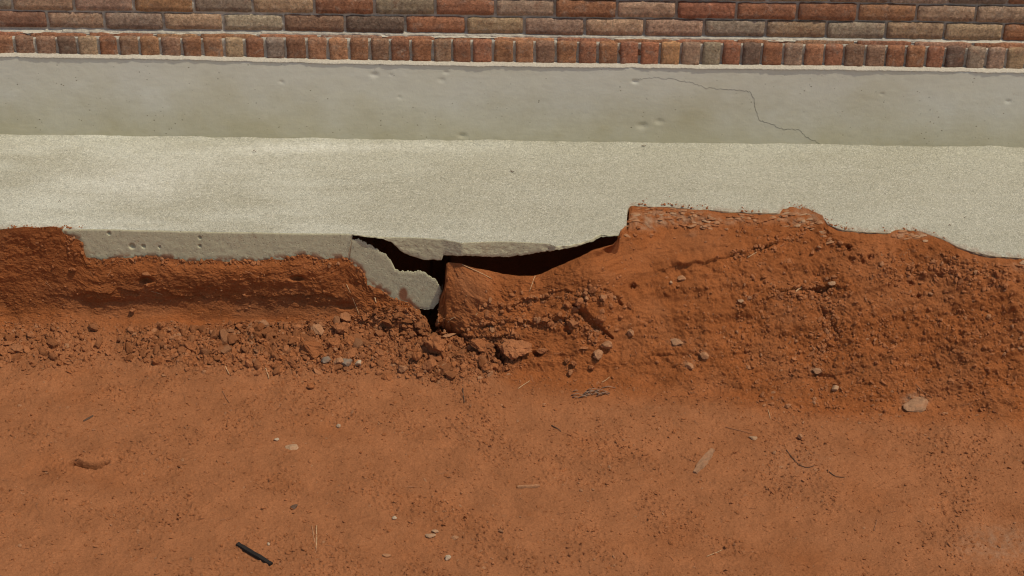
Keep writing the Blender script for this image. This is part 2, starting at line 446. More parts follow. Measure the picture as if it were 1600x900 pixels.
D += np.maximum(lowr * bank * sstep(-.3, .4, fbm(A * 6, B * 6, 97, 2)), rub * .6) * .008 * np.clip(f2 - f1, 0, .7) * np.where(cid > .35, cid, 0)
D += trod * (.008 * fbm(A * 2.2, B * 3.0, 41, 3) + .0018 * fbm(A * 16, B * 16, 44, 4, .6))
# clods stuck on the trodden floor: sparse low bumps
f1, f2, cid = cell(A * 55, B * 55, 29)
patch = sstep(-.1, .35, fbm(A * 3.5, B * 3.5, 61, 3))
D += trod * .0075 * np.clip(.42 - f1, 0, .3) / .3 * (cid > .62) * (.25 + .75 * patch)
D += trod * .0016 * (.3 + patch) * fbm(A * 95, B * 95, 66, 3, .6)
D += rub * .010
f1, f2, cid = cell(A * 52 + 1.2 * perlin(A * 25, B * 25, 82), B * 62 + 1.2 * perlin(A * 25, B * 25, 83), 81)
D += np.clip(rub * 1.3, 0, 1) * .017 * sstep(.02, .14, f2 - f1) * (.25 + cid)
f1, f2, cid = cell(A * 105, B * 125, 85)
D += np.clip(rub * 1.3 + .5 * lowr * bank, 0, 1) * .0075 * sstep(.02, .16, f2 - f1) * (.2 + cid)
# cut line on the left bank, terraces and cracks on the right bank
D += ledge([(60, 462), (140, 460), (210, 451), (300, 462), (400, 464), (500, 459), (548, 466)], .005, .007, 26, 16)
D += ledge([(1020, 425), (1060, 417), (1100, 410), (1150, 396), (1200, 384), (1250, 368)], .016, .010, 16, 12)
D += ledge([(760, 480), (800, 474), (830, 469), (868, 459), (900, 452)], .010, .013, 14, 9)
D += ledge([(705, 522), (740, 512), (790, 503), (830, 505), (870, 503), (900, 492)], .012, .015, 16, 10)
D += ledge([(716, 528), (760, 526), (800, 522)], .012, .02, 10, 8)
D += ledge([(1180, 460), (1240, 452), (1290, 446), (1330, 452)], .006, .012, 12, 8)
D += ledge([(1000, 560), (1060, 552), (1120, 560), (1200, 545)], .004, .008, 12, 8)
D += ledge([(1010, 622), (1100, 636), (1200, 632), (1290, 636), (1390, 645), (1500, 655)], .006, .004, 12, 14)
D += groove([(896, 476), (910, 492), (926, 508), (956, 526)], .024, 6)
D += groove([(944, 452), (956, 462), (972, 476)], .016, 5)
D += groove([(884, 498), (880, 512), (890, 520)], .022, 4)
D += groove([(1262, 452), (1284, 456), (1296, 448)], .022, 4)
D += groove([(1284, 480), (1292, 500), (1310, 520)], .014, 5)
D += groove([(774, 540), (778, 556), (788, 572)], .05, 7)
D += groove([(686, 508), (700, 517), (722, 527)], .085, 8)
D += groove([(678, 500), (680, 524), (690, 528)], .06, 9)
for (hx_, hy_, rx_, ry_) in ((118, 722, 9, 3.6), (130, 725, 9, 3.4), (144, 727, 12, 4.0), (160, 723, 9, 2.6)):
    D += -.09 * np.exp(-(np.hypot((DPX - hx_) / rx_, (DPY - hy_ + .25 * (DPX - hx_) * (hx_ > 150)) / ry_)) ** 4)
D += .006 * blob(140, 716, 40, 6, .9)
D += groove([(1276, 584), (1300, 590), (1310, 600)], .014, 5)
for cx, cy, rx, ry, dpt in ((229, 437, 10, 5, .028), (1326, 387, 4, 4, .03), (1330, 405, 5, 4, .02), (1348, 408, 4, 4, .02), (1480, 412, 8, 4, .02), (1436, 462, 4, 4, .022),
                            (465, 434, 10, 4, .024), (540, 478, 14, 6, .02), (988, 446, 5, 4, .022), (1470, 428, 6, 4, .018), (1360, 402, 4, 4, .02), (1424, 440, 5, 4, .02), (840, 552, 7, 4, .03), (1588, 420, 8, 5, .018)):
    D += -dpt * np.exp(-(np.hypot((DPX - cx) / rx, (DPY - cy) / ry)) ** 4)
D += .040 * np.exp(-(B / .055) ** 2) * (1 - sstep(500, 600, DPX)) * (.55 + .6 * fbm(A * 4, A * 0 + 1.7, 121, 3)) * front
D += .022 * blob(735, 455, 50, 44, .8) + .02 * blob(340, 428, 210, 26, .9) * bank
D *= front
# keep the crest line where it was surveyed
D *= np.where(T < 1, .18 + .82 * sstep(0, .10, T), 1)
dirv = np.zeros(G.shape); wdir = 1 - sstep(-.10, .10, -B)
w = wdir * (.62 + .31 * (1 - sstep(480, 640, DPX)))
dirv[..., 1] = -w; dirv[..., 2] = np.sqrt(1 - w * w)
lat = rough * front * .003 * fbm(A * 45, B * 45, 91, 2)
G = G + dirv * D[..., None]; G[..., 0] += lat
dust = np.clip(trod * .92 + rub * .75 + .36 * fbm(A * 2.2, B * 3.0, 51, 5, .6) + .18 * smooth_bits + .12, 0, 1)
dust = np.clip(dust - .25 * bank * sstep(0, .4, fbm(A * 5, B * 5, 53, 3)), 0, 1)
pale = np.maximum.reduce([blob(1560, 850, 90, 34, .8) * .45, blob(1430, 628, 24, 15) * .9, blob(1056, 536, 16, 9) * .7, blob(1100, 554, 12, 8) * .5, blob(1275, 579, 13, 8) * .5,
                          blob(1076, 570, 12, 9) * .5, blob(1080, 365, 14, 8) * .2, blob(800, 540, 30, 20) * .25, blob(1250, 722, 60, 40, .9) * .15,
                          blob(1045, 340, 80, 15, .8) * .9, blob(1005, 350, 34, 14, .8) * .9, blob(1150, 345, 80, 9, .8) * .5, blob(1255, 340, 45, 16, .8) * .9, blob(1425, 366, 34, 8, .8) * .8, blob(1590, 418, 20, 9) * .4])
pale = np.clip(pale * (.6 + .9 * fbm(A * 40, B * 40, 55, 3)), 0, 1) * front
ground = mesh_obj('ground', G.reshape(-1, 3), grid_faces(nr, nc), M_SOIL, smooth=True)
for nm, arr in (('dust', dust), ('pale', pale)):
    at = ground.data.attributes.new(nm, 'FLOAT', 'POINT'); at.data.foreach_set('value', arr.ravel().astype(np.float32))
tag(ground, 'red clay ground with its eroded bank below the broken concrete footing', kind='structure')
wide = mesh_obj('terrain', [(-150, -200, -.60), (150, -200, -.60), (150, 150, -.60), (-150, 150, -.60)], [(0, 1, 2, 3)], M_CRUMB)
tag(wide, 'flat red earth around the building', kind='structure')

# place on the finished ground for a photo position
fr0 = 22
GPX, GPY, GDEP = proj(G[fr0:]); GF = G[fr0:]; TF = T[fr0:]
# normals
du = np.gradient(GF, axis=1); dv = np.gradient(GF, axis=0)
GN = np.cross(dv, du); GN /= np.linalg.norm(GN, axis=-1, keepdims=True) + 1e-12
GN *= np.sign(GN[..., 2:3] + 1e-9)
def spot(px, py):
    j0 = int(np.argmin(np.abs(cols - px)))
    j0 = max(40, min(nc - 41, j0))
    sl = slice(j0 - 40, j0 + 41)
    d = np.hypot(GPX[:, sl] - px, GPY[:, sl] - py) + 3000 * (TF[:, sl] > 2)
    i, j = np.unravel_index(np.argmin(d), d.shape); j += j0 - 40
    n = GN[max(0, i - 4):i + 5, j - 4:j + 5].reshape(-1, 3).mean(0)
    return GF[i, j].copy(), n / np.linalg.norm(n), GDEP[i, j]

# ---- concrete footing slab
SBOT = [(551, 366), (559, 368), (595, 373), (610, 378), (631, 396), (652, 404), (670, 406.5), (690, 406.5), (692, 399), (730, 400), (760, 401), (790, 402), (810, 400),
        (840, 395), (864, 392), (900, 386.5), (926, 377.5), (940, 370.5), (969, 369)]
sx = np.concatenate([np.linspace(-3.4, -2.0, 40, endpoint=False), np.arange(-2.0, 2.0, .0032), np.linspace(2.0, 3.4, 40)])
yf = y_front(sx)
spx0 = proj(np.stack([sx, yf, np.zeros_like(sx)], -1))[0]
broken = np.interp(spx0, [540, 560, 640, 850, 885, 3000], [.10, .55, .28, .28, 1, 1])
yfl = yf + broken * .004 * fbm(sx * 14, sx * 0 + 3.1, 3, 2)
yfn = yfl + broken * .003 * fbm(sx * 60, sx * 0 + 3.1, 3, 3, .65) + .0008 * fbm(sx * 60, sx * 0, 4, 3)
spx, spy, sdep = proj(np.stack([sx, yfn, np.zeros_like(sx)], -1))
bz = at_y(spx, lut(SBOT, spx), yfn)[:, 2]
th_r = -.030 - .012 * fbm(sx * 9, sx * 0, 8, 3)
zb = np.where(spx < 550.5, -.21, np.where(spx < 969, np.minimum(bz, -.004), th_r))
zb = zb + np.where((spx > 551), .004 * fbm(sx * 32, sx * 0 + 7, 9, 4, .6), 0)
zb = np.minimum(zb, -.005)
R_, st = [], []
ytop = np.concatenate([np.linspace(.12, -.30, 30), np.linspace(-.31, -.36, 4)])
nt = 60
for k in np.linspace(0, 1, nt):
    y = .12 * (1 - k) + (yfn + .004) * k
    z = .0055 * sstep(-.035, .0, y) * (.6 + fbm(sx * 5, sx * 0, 11, 4)) + .0025 * fbm(sx * 3, y * 3, 12, 3) + .0008 * fbm(sx * 25, y * 25, 13, 2)
    st.append(np.clip(sstep(.965, 1, np.full_like(sx, k)) * sstep(-.1, .3, fbm(sx * 25, y * 25, 14, 3)) * 0 + .32 * sstep(.945, 1, np.full_like(sx, k)) * sstep(-.05, .5, fbm(sx * 30, y * 30, 14, 4, .7) + .5 * (k - .97) / .03) * (sstep(968, 990, spx) + (1 - sstep(105, 135, spx))), 0, 1))
    R_.append(np.stack([sx, y, z], -1))
z0 = R_[-1][:, 2]
rfrac = np.minimum(1, (-zb) / .03)
R_.append(np.stack([sx, yfn + .001, z0 - .0015 * rfrac], -1)); st.append(st[-1] * .9)
nf = 44
for k in np.linspace(0.03, 1, nf):
    z = (z0 - .003) * (1 - k) + zb * k
    rr = .0016 * broken + .0006
    eb = math.exp(-k * 9)
    y = yfn * eb + yfl * (1 - eb) + rr * fbm(sx * 34, z * 34 + 5, 15, 4, .6) * min(1, k * 4) - .002 * (1 - broken) * k
    y = y + np.where(spx > 551, .010 * max(0, k - .75) * 4 * (k - .75), 0)
    # pock holes
    for hx, hz, hr in ((206, 386, .010), (170, 366, .006), (224, 386, .006), (249, 387, .004), (312, 372, .005), (312, 385, .005)):
        hp = at_y(hx, hz, yb_px(hx))
        y = y + .014 * np.exp(-(np.hypot(sx - hp[0], z - hp[2]) / hr) ** 4)
    R_.append(np.stack([sx, y, z], -1))
    low = np.where(spx < 551, sstep(11, 1, lut(CREST, spx) - proj(np.stack([sx, y, z], -1))[1]), 0)
    st.append(np.clip(low * sstep(-.25, .12, fbm(sx * 22, z * 22, 17, 4)) * .95 + np.where(spx > 975, .6, 0), 0, 1))
R_.append(np.stack([sx, np.full_like(sx, .12), zb - .004], -1)); st.append(np.zeros_like(sx))
S = np.stack(R_)
wsh = (sstep(505, 549, spx) * (spx < 550.5))[None, :]
S[..., 0] += wsh * np.clip(S[..., 2] + .003, -.12, 0) * .20
F = grid_faces(S.shape[0], len(sx))
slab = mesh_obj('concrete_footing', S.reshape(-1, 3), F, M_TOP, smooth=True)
slab.data.materials.append(M_FACE)
mi = np.zeros((S.shape[0] - 1, len(sx) - 1), np.int32); mi[nt:, :] = 1
slab.data.polygons.foreach_set('material_index', mi.ravel())
at = slab.data.attributes.new('stain', 'FLOAT', 'POINT'); at.data.foreach_set('value', np.stack(st).ravel().astype(np.float32))
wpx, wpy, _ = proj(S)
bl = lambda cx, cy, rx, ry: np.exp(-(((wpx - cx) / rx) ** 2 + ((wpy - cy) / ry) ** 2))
glare = np.clip(.85 * bl(460, 231, 95, 10) + .55 * bl(640, 229, 130, 8) + .6 * bl(205, 286, 95, 26) + .4 * bl(320, 250, 190, 30) + .3 * bl(60, 225, 120, 12), 0, 1)  # where glare is painted into the slab colour
at = slab.data.attributes.new('glare', 'FLOAT', 'POINT'); at.data.foreach_set('value', glare.ravel().astype(np.float32))
tag(slab, 'long pale concrete footing slab with a broken undermined front edge below the plinth', 'footing')

# ---- lower concrete piece left standing in the washed-out hole
KT = [(545, 369), (548, 372), (556, 373.5), (566, 375), (584, 386), (601, 397), (610, 406), (617, 421), (631, 425), (648, 425), (655, 423), (664, 425), (670, 432), (677, 435), (683, 440), (687, 448), (690, 455), (691, 459)]
KB = [(548, 535), (649, 535), (651, 482), (660, 484), (675, 483.5), (682, 476), (689, 466), (691, 459)]
kpx = np.linspace(549, 691, 240)
ky = yb_px(kpx)
kt = at_y(kpx, lut(KT, kpx), ky); kb = at_y(kpx, lut(KB, kpx), ky)
R_ = []; xs = kt[:, 0]
j1 = .0055 * fbm(xs * 60, xs * 0, 5, 5, .75)
zt_, zb_ = kt[:, 2] + j1, np.minimum(kb[:, 2] - .004 * fbm(xs * 60, xs * 0 + 9, 6, 3), kt[:, 2] - .01)
for (dy, dz) in ((.045, -.10), (.03, -.045), (.012, -.006)): R_.append(np.stack([xs, ky + dy + .004 * fbm(xs * 50, xs * 0 + dy * 90, 7, 3), zt_ + dz], -1))
zhi, zlo = float(zt_.max()), float(zb_.min())
for zz in np.linspace(zhi, zlo, 110):
    z = np.clip(zz, zb_, zt_)
    endl = sstep(0, .012, np.abs(xs - xs[0])); e = sstep(0, .012, zt_ - z) * sstep(0, .012, z - zb_)
    R_.append(np.stack([xs, ky - .001 + .007 * (1 - sstep(0, .012, np.abs(xs - xs[-1]))) + .002 * (1 - endl) + .0015 * (1 - e) + .0007 * fbm(xs * 26, z * 26, 18, 5, .6), z], -1))
for (dy, dz) in ((.02, .004), (.045, .02)): R_.append(np.stack([xs, ky + dy, zb_ + dz], -1))
R_.append(R_[0].copy())
S2 = np.stack(R_)
wsh = (1 - sstep(549, 600, kpx))[None, :]
S2[..., 0] += wsh * np.clip(S2[..., 2] + .003, -.12, 0) * .20
nrow, ncol = S2.shape[:2]
F2 = [tuple(f) for f in grid_faces(nrow, ncol)]
F2.append(tuple(range(0, nrow * ncol, ncol))); F2.append(tuple(range(ncol - 1, nrow * ncol, ncol))[::-1])
frag = mesh_obj('concrete_fragment', S2.reshape(-1, 3), F2, M_FACE, smooth=True)
a_ = frag.data.attributes.new('stain', 'FLOAT', 'POINT')
fpx, fpy, _ = proj(S2)
stv = sstep(14, 2, 0 * fpx + (lut(CREST, fpx) - fpy)) * sstep(-.1, .2, fbm(S2[..., 0] * 20, S2[..., 2] * 20, 19, 3))
stv = np.maximum(stv, (1 - sstep(.5, 1, np.hypot((fpx - 630) / 9, (fpy - 460) / 14))))
a_.data.foreach_set('value', np.clip(stv, 0, .95).ravel().astype(np.float32))
tag(frag, 'jagged grey lower piece of broken footing beside the dark hole', 'concrete piece')

# ---- plinth
LIP = [(-1400, 69), (0, 89), (270, 93), (540, 100), (800, 104), (1070, 107), (1330, 109.5), (1600, 114), (3000, 134)]
px_ = np.linspace(-1200, 2800, 200)
lipw = at_y(px_, lut(LIP, px_), 0.0)
gx = np.concatenate([np.linspace(-3.4, -2.2, 30, endpoint=False), np.arange(-2.2, 2.2, .006), np.linspace(2.2, 3.4, 30)])
ztop = np.interp(gx, lipw[:, 0], lipw[:, 2]) + .0012 * fbm(gx * 12, gx * 0, 30, 4)
R_ = []
npz = 66
dents = [(585, 117, 9, .005), (611, 117, 4, .003), (697, 113, 6, .004), (722, 212, 9, .005), (992, 127, 7, .007), (1003, 197, 12, .005), (1030, 190, 10, .004), (1575, 158, 6, .004), (690, 125, 8, .003), (440, 128, 5, .004), (1378, 147, 5, .003), (624, 152, 5, .003)]
for k in np.linspace(0, 1, npz):
    z = -.012 * (1 - k) + ztop * k
    y = .0022 * fbm(gx * 1.4, z * 3, 31, 2) + .0003 * fbm(gx * 20, z * 25, 32, 3)
    for cx, cy, r, dp in dents:
        c = at_y(cx, cy, 0.0); r_ = r / 560; dp = dp * .7
        y = y + dp * np.exp(-(np.hypot((gx - c[0]), (z - c[2]) * 1.5) / r_) ** 3)
    R_.append(np.stack([gx, y, z], -1))
R_.append(R_[-1] + np.array([0, .004, .003])); R_.append(np.stack([gx, np.full_like(gx, .2), ztop + .003], -1))
R_.append(np.stack([gx, np.full_like(gx, .2), np.full_like(gx, -.012)], -1))
S3 = np.stack(R_)
plinth = mesh_obj('concrete_plinth', S3.reshape(-1, 3), grid_faces(S3.shape[0], len(gx), True), M_PLINTH, smooth=True)
tag(plinth, 'smooth grey plastered plinth band between the brickwork and the footing', 'plinth', kind='thing')
# hairline crack
def ribbon(name, pts, y, w0, w1, mat, parent, seed):
    r = random.Random(seed); P = []
    for (a, b), (c, d) in zip(pts[:-1], pts[1:]):
        n = max(2, int(math.hypot(c - a, d - b) / 2.6))
        for k in range(n):
            t = k / n; P.append((a + (c - a) * t + r.uniform(-1, 1) * .8, b + (d - b) * t + r.uniform(-1, 1) * 1.3))
    P.append(pts[-1]); P = np.array(P)
    W = at_y(P[:, 0], P[:, 1], y)
    for w_ in W:
        ii_ = int(np.argmin(np.abs(gx - w_[0]))); jj_ = int(np.argmin(np.abs(S3[:npz, ii_, 2] - w_[2]))); w_[1] = S3[jj_, ii_, 1] - .0006
    V = []; n = len(W)
    for i in range(n):
        tg = W[min(n - 1, i + 1)] - W[max(0, i - 1)]; nn = np.array([-tg[2], 0, tg[0]]); nn /= np.linalg.norm(nn) + 1e-9
        wd = (w0 + (w1 - w0) * r.random()) / 2 * (.2 + .7 * float(sstep(.30, .6, i / n)) + .3 * (.1 < i / n < .22))
        V += [W[i] + nn * wd, W[i] - nn * wd, W[i] + np.array([0, .006, 0])]
    Fs = []
    for i in range(n - 1):
        a = 3 * i
        Fs += [(a, a + 3, a + 4, a + 1), (a + 1, a + 4, a + 5, a + 2), (a + 2, a + 5, a + 3, a)]
    return mesh_obj(name, V, Fs, mat, parent)
ribbon('crack', [(995, 124), (1020, 121), (1050, 123), (1085, 130), (1100, 137), (1130, 139), (1150, 141), (1172, 143), (1178, 155), (1180, 170), (1186, 188), (1210, 196), (1226, 203), (1248, 202), (1260, 214), (1276, 222), (1288, 229)], 0.0, .0004, .0013, M_CRACK, plinth, 3)

# ---- brick wall
WY = .045                                                      # face of the stretcher courses
wall = empty('brick_wall', (0, .1, float(ztop[len(gx) // 2])))
tag(wall, 'weathered red brown brick wall standing on the grey plinth', 'wall', kind='thing')
wl_ = np.array(wall.location)
def brick_mesh(Lx, Hz, Dy, seed, n=(13, 4)):
    r = np.random.default_rng(seed); nx, nz = n
    V = []; F = []
    bev = .0018
    us = np.linspace(-1, 1, nx); ws = np.linspace(-1, 1, nz)
    lo = r.uniform(-1, 1, 8)
    def outline(u, w_, ring):
        ex = (Lx / 2 - (bev if ring == 0 else 0)); ez = (Hz / 2 - (bev if ring == 0 else 0))
        x = u * ex; z = w_ * ez
        s = seed * 3.7
        x += .0022 * float(perlin(np.array(w_ * 1.3 + s), np.array(np.sign(u) * 5.1 + s), 3)) * abs(u)
        z += .0026 * float(perlin(np.array(u * 2.6 + s), np.array(np.sign(w_) * 3.3 + s * 2), 4)) * abs(w_)
        cr = (max(0, abs(u) - .86) / .14) * (max(0, abs(w_) - .5) / .5)
        return x * (1 - .008 * cr), z * (1 - .05 * cr)
    for w_ in ws:
        for u in us:
            x, z = outline(u, w_, 0)
            y = .0026 * float(fbm(np.array(x * 28 + seed * 9.1), np.array(z * 28), seed % 50, 3)) + .0012 * lo[0] * u + .001 * lo[1] * w_
            V.append((x, y, z))
    for j in range(nz - 1):
        for i in range(nx - 1): a = j * nx + i; F.append((a, a + 1, a + nx + 1, a + nx))
    loop = [i for i in range(nx)] + [j * nx + nx - 1 for j in range(1, nz)] + [(nz - 1) * nx + i for i in range(nx - 2, -1, -1)] + [j * nx for j in range(nz - 2, 0, -1)]
    base = loop
    for ring, yy in ((1, .0045), (2, Dy)):
        cur = []
        for li in loop:
            j, i = divmod(li, nx)
            x, z = outline(us[i], ws[j], 1)
            V.append((x, yy + (.0015 * r.uniform(-1, 1) if ring == 1 else 0), z)); cur.append(len(V) - 1)
        n_ = len(base)
        for k in range(n_): F.append((base[k], cur[k], cur[(k + 1) % n_], base[(k + 1) % n_])[::1])
        base = cur
    me = bpy.data.meshes.new('brick'); me.from_pydata(V, [], F); me.update()
    me.polygons.foreach_set('use_smooth', [True] * len(me.polygons)); me.materials.append(M_BRICK)
    return me
PAL = {'R': (.33, .135, .066), 'O': (.42, .20, .095), 'T': (.44, .28, .16), 'P': (.40, .245, .16), 'G': (.30, .225, .155), 'D': (.17, .11, .075), 'B': (.29, .155, .09), 'W': (.44, .33, .22)}
PAL = {k: tuple(1.2 * a + .13 * b for a, b in zip(v, (.40, .235, .145))) for k, v in PAL.items()}
STR = [brick_mesh(.2275, .0680, .10, 100 + k) for k in range(12)]
HDR = [brick_mesh(.0715, .100, .10, 200 + k, (6, 7)) for k in range(10)]
def put_brick(me, x, y, z, c, rot=0, s=(1, 1, 1), name='brick'):
    o = bpy.data.objects.new(name, me); link(o); o.parent = wall
    o.location = (x - wl_[0], y - wl_[1], z - wl_[2]); o.rotation_euler = (rng.uniform(-.01, .01), rot + rng.uniform(-.006, .006), rng.uniform(-.008, .008))
    o.scale = s
    j = rng.uniform(.88, 1.14)
    o.color = (*(min(1, v * j * rng.uniform(.95, 1.05)) for v in PAL[c]), 1)
    return o
JB = [75, 164, 256, 349, 443, 539, 633, 728, 819, 914, 1007, 1100, 1197, 1292, 1385, 1477, 1569]
CB = 'BPGTWBDRTPTPGTWTTR'
JA = [20, 116, 209, 303, 395, 491, 585, 680, 774, 867, 964, 1057, 1151, 1246, 1341, 1433, 1526]
CA = 'GTPOGTRGRPRTRRROTP'
zc0 = float(at_y(800, 41.0, WY)[2])                            # centre of the lowest full course
PZ = .0782
bedz = lambda k: zc0 + k * PZ
def joints_x(J, py): return at_y(np.array(J, float), np.full(len(J), py), WY)[:, 0]
xB = joints_x(JB, 42); xA = joints_x(JA, 16)
nb = 0
def course(k, xs, colours):
    xs = list(xs); pitch = .24
    first, cs = xs[0], list(colours)
    edges = [xs[0] - pitch] + xs + [xs[-1] + pitch]
    col = list(colours)
    while edges[0] > -2.7: edges.insert(0, edges[0] - pitch); col.insert(0, rng.choice('RTPBGO'))
    while edges[-1] < 2.7: edges.append(edges[-1] + pitch); col.append(rng.choice('RTPBGO'))
    slope = -.0006
    for a, b, c in zip(edges[:-1], edges[1:], col):
        xm = (a + b) / 2; w_ = (b - a) - .0105
        put_brick(rng.choice(STR), xm, WY + rng.uniform(-.002, .002), bedz(k) + slope * xm + rng.uniform(-.0014, .0014), c, 0, (w_ / .2275, 1, rng.uniform(.97, 1.03)))
course(0, xB, CB)
course(1, xA, CA)
for k in range(2, 7):
    sh = xB if k % 2 == 0 else xA
    course(k, sh + rng.uniform(-.006, .006), [rng.choice('RTPBGORRW') for _ in range(18)])
# thin course that shows only its upper edge behind the soldier-like headers
xs_ = joints_x([46, 138, 243, 312, 403, 499, 600, 682, 770, 868, 958, 1053, 1150, 1240, 1338, 1428, 1522], 53)
zth = float(at_y(800, 61.0, .030)[2])
hx = [22, 55, 88.5, 121, 153.5, 185, 217.5, 250.5, 283.5, 316.5, 350, 382, 414.5, 446, 479, 512, 545, 577.5, 609.5, 641.5, 676, 706.5, 737, 770.5, 803.5, 835.5, 868.5, 902.5, 934, 967, 999, 1031,
      1063.5, 1095.5, 1127.5, 1158.5, 1190, 1223.5, 1255.5, 1288, 1318, 1352, 1384, 1414.5, 1446.5, 1476, 1509, 1541, 1572, 1603]
HYF = .016
hcol = 'RBBDTRBOBROTRGROORBRRBRRROBRRORROPGRDRPORBBRRRDGPTRBTGRT'
HT = [(0, 58.5), (540, 62), (800, 65.5), (1070, 68), (1330, 72), (1600, 77)]; HB = [(0, 87), (540, 96.5), (800, 101), (1070, 104), (1330, 106.5), (1600, 111.5)]
hw = at_y(np.array(hx), lut([(0, 72), (1600, 94)], np.array(hx)), HYF)[:, 0]
edges = list(hw); cols_h = list(hcol)
while edges[0] > -2.35: edges.insert(0, edges[0] - .0835); cols_h.insert(0, rng.choice('RBRPO'))
while edges[-1] < 2.35: edges.append(edges[-1] + .0825)
while len(cols_h) < len(edges): cols_h.append(rng.choice('RBRPO'))
for a, b, c in zip(edges[:-1], edges[1:], cols_h[1:] + ['R']):
    xm = (a + b) / 2; pxm = float(proj(np.array([xm, HYF, .42]))[0])
    zt1 = float(at_y(pxm, lut(HT, pxm), HYF)[2]); zb1 = float(at_y(pxm, lut(HB, pxm), HYF)[2])
    put_brick(rng.choice(HDR), xm, HYF + rng.uniform(-.0015, .0015), (zt1 + zb1) / 2 + rng.uniform(-.001, .001), c, rng.uniform(-.012, .012), ((b - a - .0105 + rng.uniform(-.002, .002)) / .0715, 1, (zt1 - zb1) / .100))
# strip bricks
col = [rng.choice('RRORB') for _ in range(30)]
ed = list(xs_)
while ed[0] > -2.4: ed.insert(0, ed[0] - .24)
while ed[-1] < 2.4: ed.append(ed[-1] + .24)
for a, b, c in zip(ed[:-1], ed[1:], col):
    xm = (a + b) / 2; pxm = float(proj(np.array([xm, .034, zth]))[0])
    zt1 = float(at_y(pxm, np.interp(pxm, [0, 800, 1600], [50.5, 59.0, 67.5]), .034)[2])
    o = put_brick(rng.choice(STR), xm, .032 + rng.uniform(-.003, .003), zt1 - .0340 + rng.uniform(-.002, .001), c, rng.uniform(-.004, .004), ((b - a - .012) / .2275, 1, 1))
# mortar behind and between the bricks
mx = np.arange(-2.75, 2.75, .005)
R_ = []
zs = np.arange(float(ztop.min()) - .012, .36 + 7.3 * PZ + .12, .005)
ztop_of = lambda xx: np.interp(xx, lipw[:, 0], lipw[:, 2])
for z in zs:
    pxm = np.interp(mx, [-2.1, 2.1], [0, 1600])
    ztH = at_y(pxm, lut(HT, pxm), HYF)[:, 2]
    rel = z - ztH
    deep = np.clip(sstep(-1.6, 1.2, mx) * .8 + .35 * fbm(mx * 4, z * 9, 45, 3) + .15, 0, 1)
    # headers zone, thin-course zone, stretcher zone
    y = np.where(rel < -.004, HYF + .006 + .006 * deep, np.where(rel < .016, .036 + .004, WY + .006 + .008 * deep))
    y = y + .0032 * fbm(mx * 30, z * 30, 35, 4, .6)
    R_.append(np.stack([mx, y, np.full_like(mx, z)], -1))
R_.append(np.stack([mx, np.full_like(mx, .16), np.full_like(mx, zs[-1])], -1))
S4 = np.stack(R_) - wl_
mesh_obj('mortar_joints', S4.reshape(-1, 3), grid_faces(S4.shape[0], len(mx), True), M_MORTAR, wall, True)
# mortar smeared on the ledge over the thin course
R_ = []
sm = .003 * fbm(mx * 8, mx * 0, 36, 4) + .0015 * fbm(mx * 45, mx * 0, 37, 3)
pxm = np.interp(mx, [-2.1, 2.1], [0, 1600])
zl = at_y(pxm, np.interp(pxm, [0, 800, 1600], [50.2, 58.6, 67.2]), .038)[:, 2]
ft = sstep(-.15, .35, fbm(mx * 3.2, mx * 0 + 4, 38, 3))
for (yy, dz) in ((WY + .014, .010), (WY + .008, .007), (WY - .001, .003), (WY - .007, -.001)):
    R_.append(np.stack([mx, yy - .004 * ft + sm * .6, zl + dz + sm * .8 - .003 * (1 - ft)], -1))
S5 = np.stack(R_) - wl_
mesh_obj('mortar_smear', S5.reshape(-1, 3), grid_faces(S5.shape[0], len(mx)), M_MORTAR, wall, True)
# pale mortar lip under the headers
R_ = []
zl = ztop_of(mx)
wv = .002 * fbm(mx * 10, mx * 0, 39, 4) + .0012 * fbm(mx * 60, mx * 0, 40, 3)
for (yy, dz) in ((.004, -.004), (-.0035, .0005), (-.0015, .004), (.008, .0075), (HYF - .001, .0095), (HYF + .012, .010)):
    R_.append(np.stack([mx, yy + wv * (.8 if dz < .01 else .2), zl + dz + wv * .8], -1))
S6 = np.stack(R_) - wl_
mesh_obj('mortar_lip', S6.reshape(-1, 3), grid_faces(S6.shape[0], len(mx), True), M_LIP, wall, True)
# upper brickwork, above the frame: joined courses
V, Fq = [], []
z = zs[-1] + .004
k = 7
while z < 2.3:
    x = -2.75 + (.12 if k % 2 else 0)
    while x < 2.7:
        b = len(V)
        for yy in (WY, .15):
            for (xx, zz) in ((x, z), (x + .229, z), (x + .229, z + .071), (x, z + .071)): V.append((xx - wl_[0], yy - wl_[1], zz - wl_[2]))
        Fq += [(b, b + 1, b + 2, b + 3), (b + 1, b + 5, b + 6, b + 2), (b, b + 3, b + 7, b + 4), (b + 3, b + 2, b + 6, b + 7), (b, b + 4, b + 5, b + 1)]
        x += .24
    z += PZ; k += 1
up = mesh_obj('brickwork', V, Fq, M_BRICK, wall); up['kind'] = 'stuff'; up.color = (*PAL['R'], 1)
zt_m = z
mesh_obj('mortar_core', [(a - wl_[0], b - wl_[1], c - wl_[2]) for a in (-2.75, 2.75) for b in (WY + .019, .14) for c in (zs[-1] - .002, zt_m)],
         [(0, 1, 5, 4), (1, 3, 7, 5), (2, 6, 7, 3), (0, 2, 3, 1), (4, 5, 7, 6), (0, 4, 6, 2)], M_MORTAR, wall)

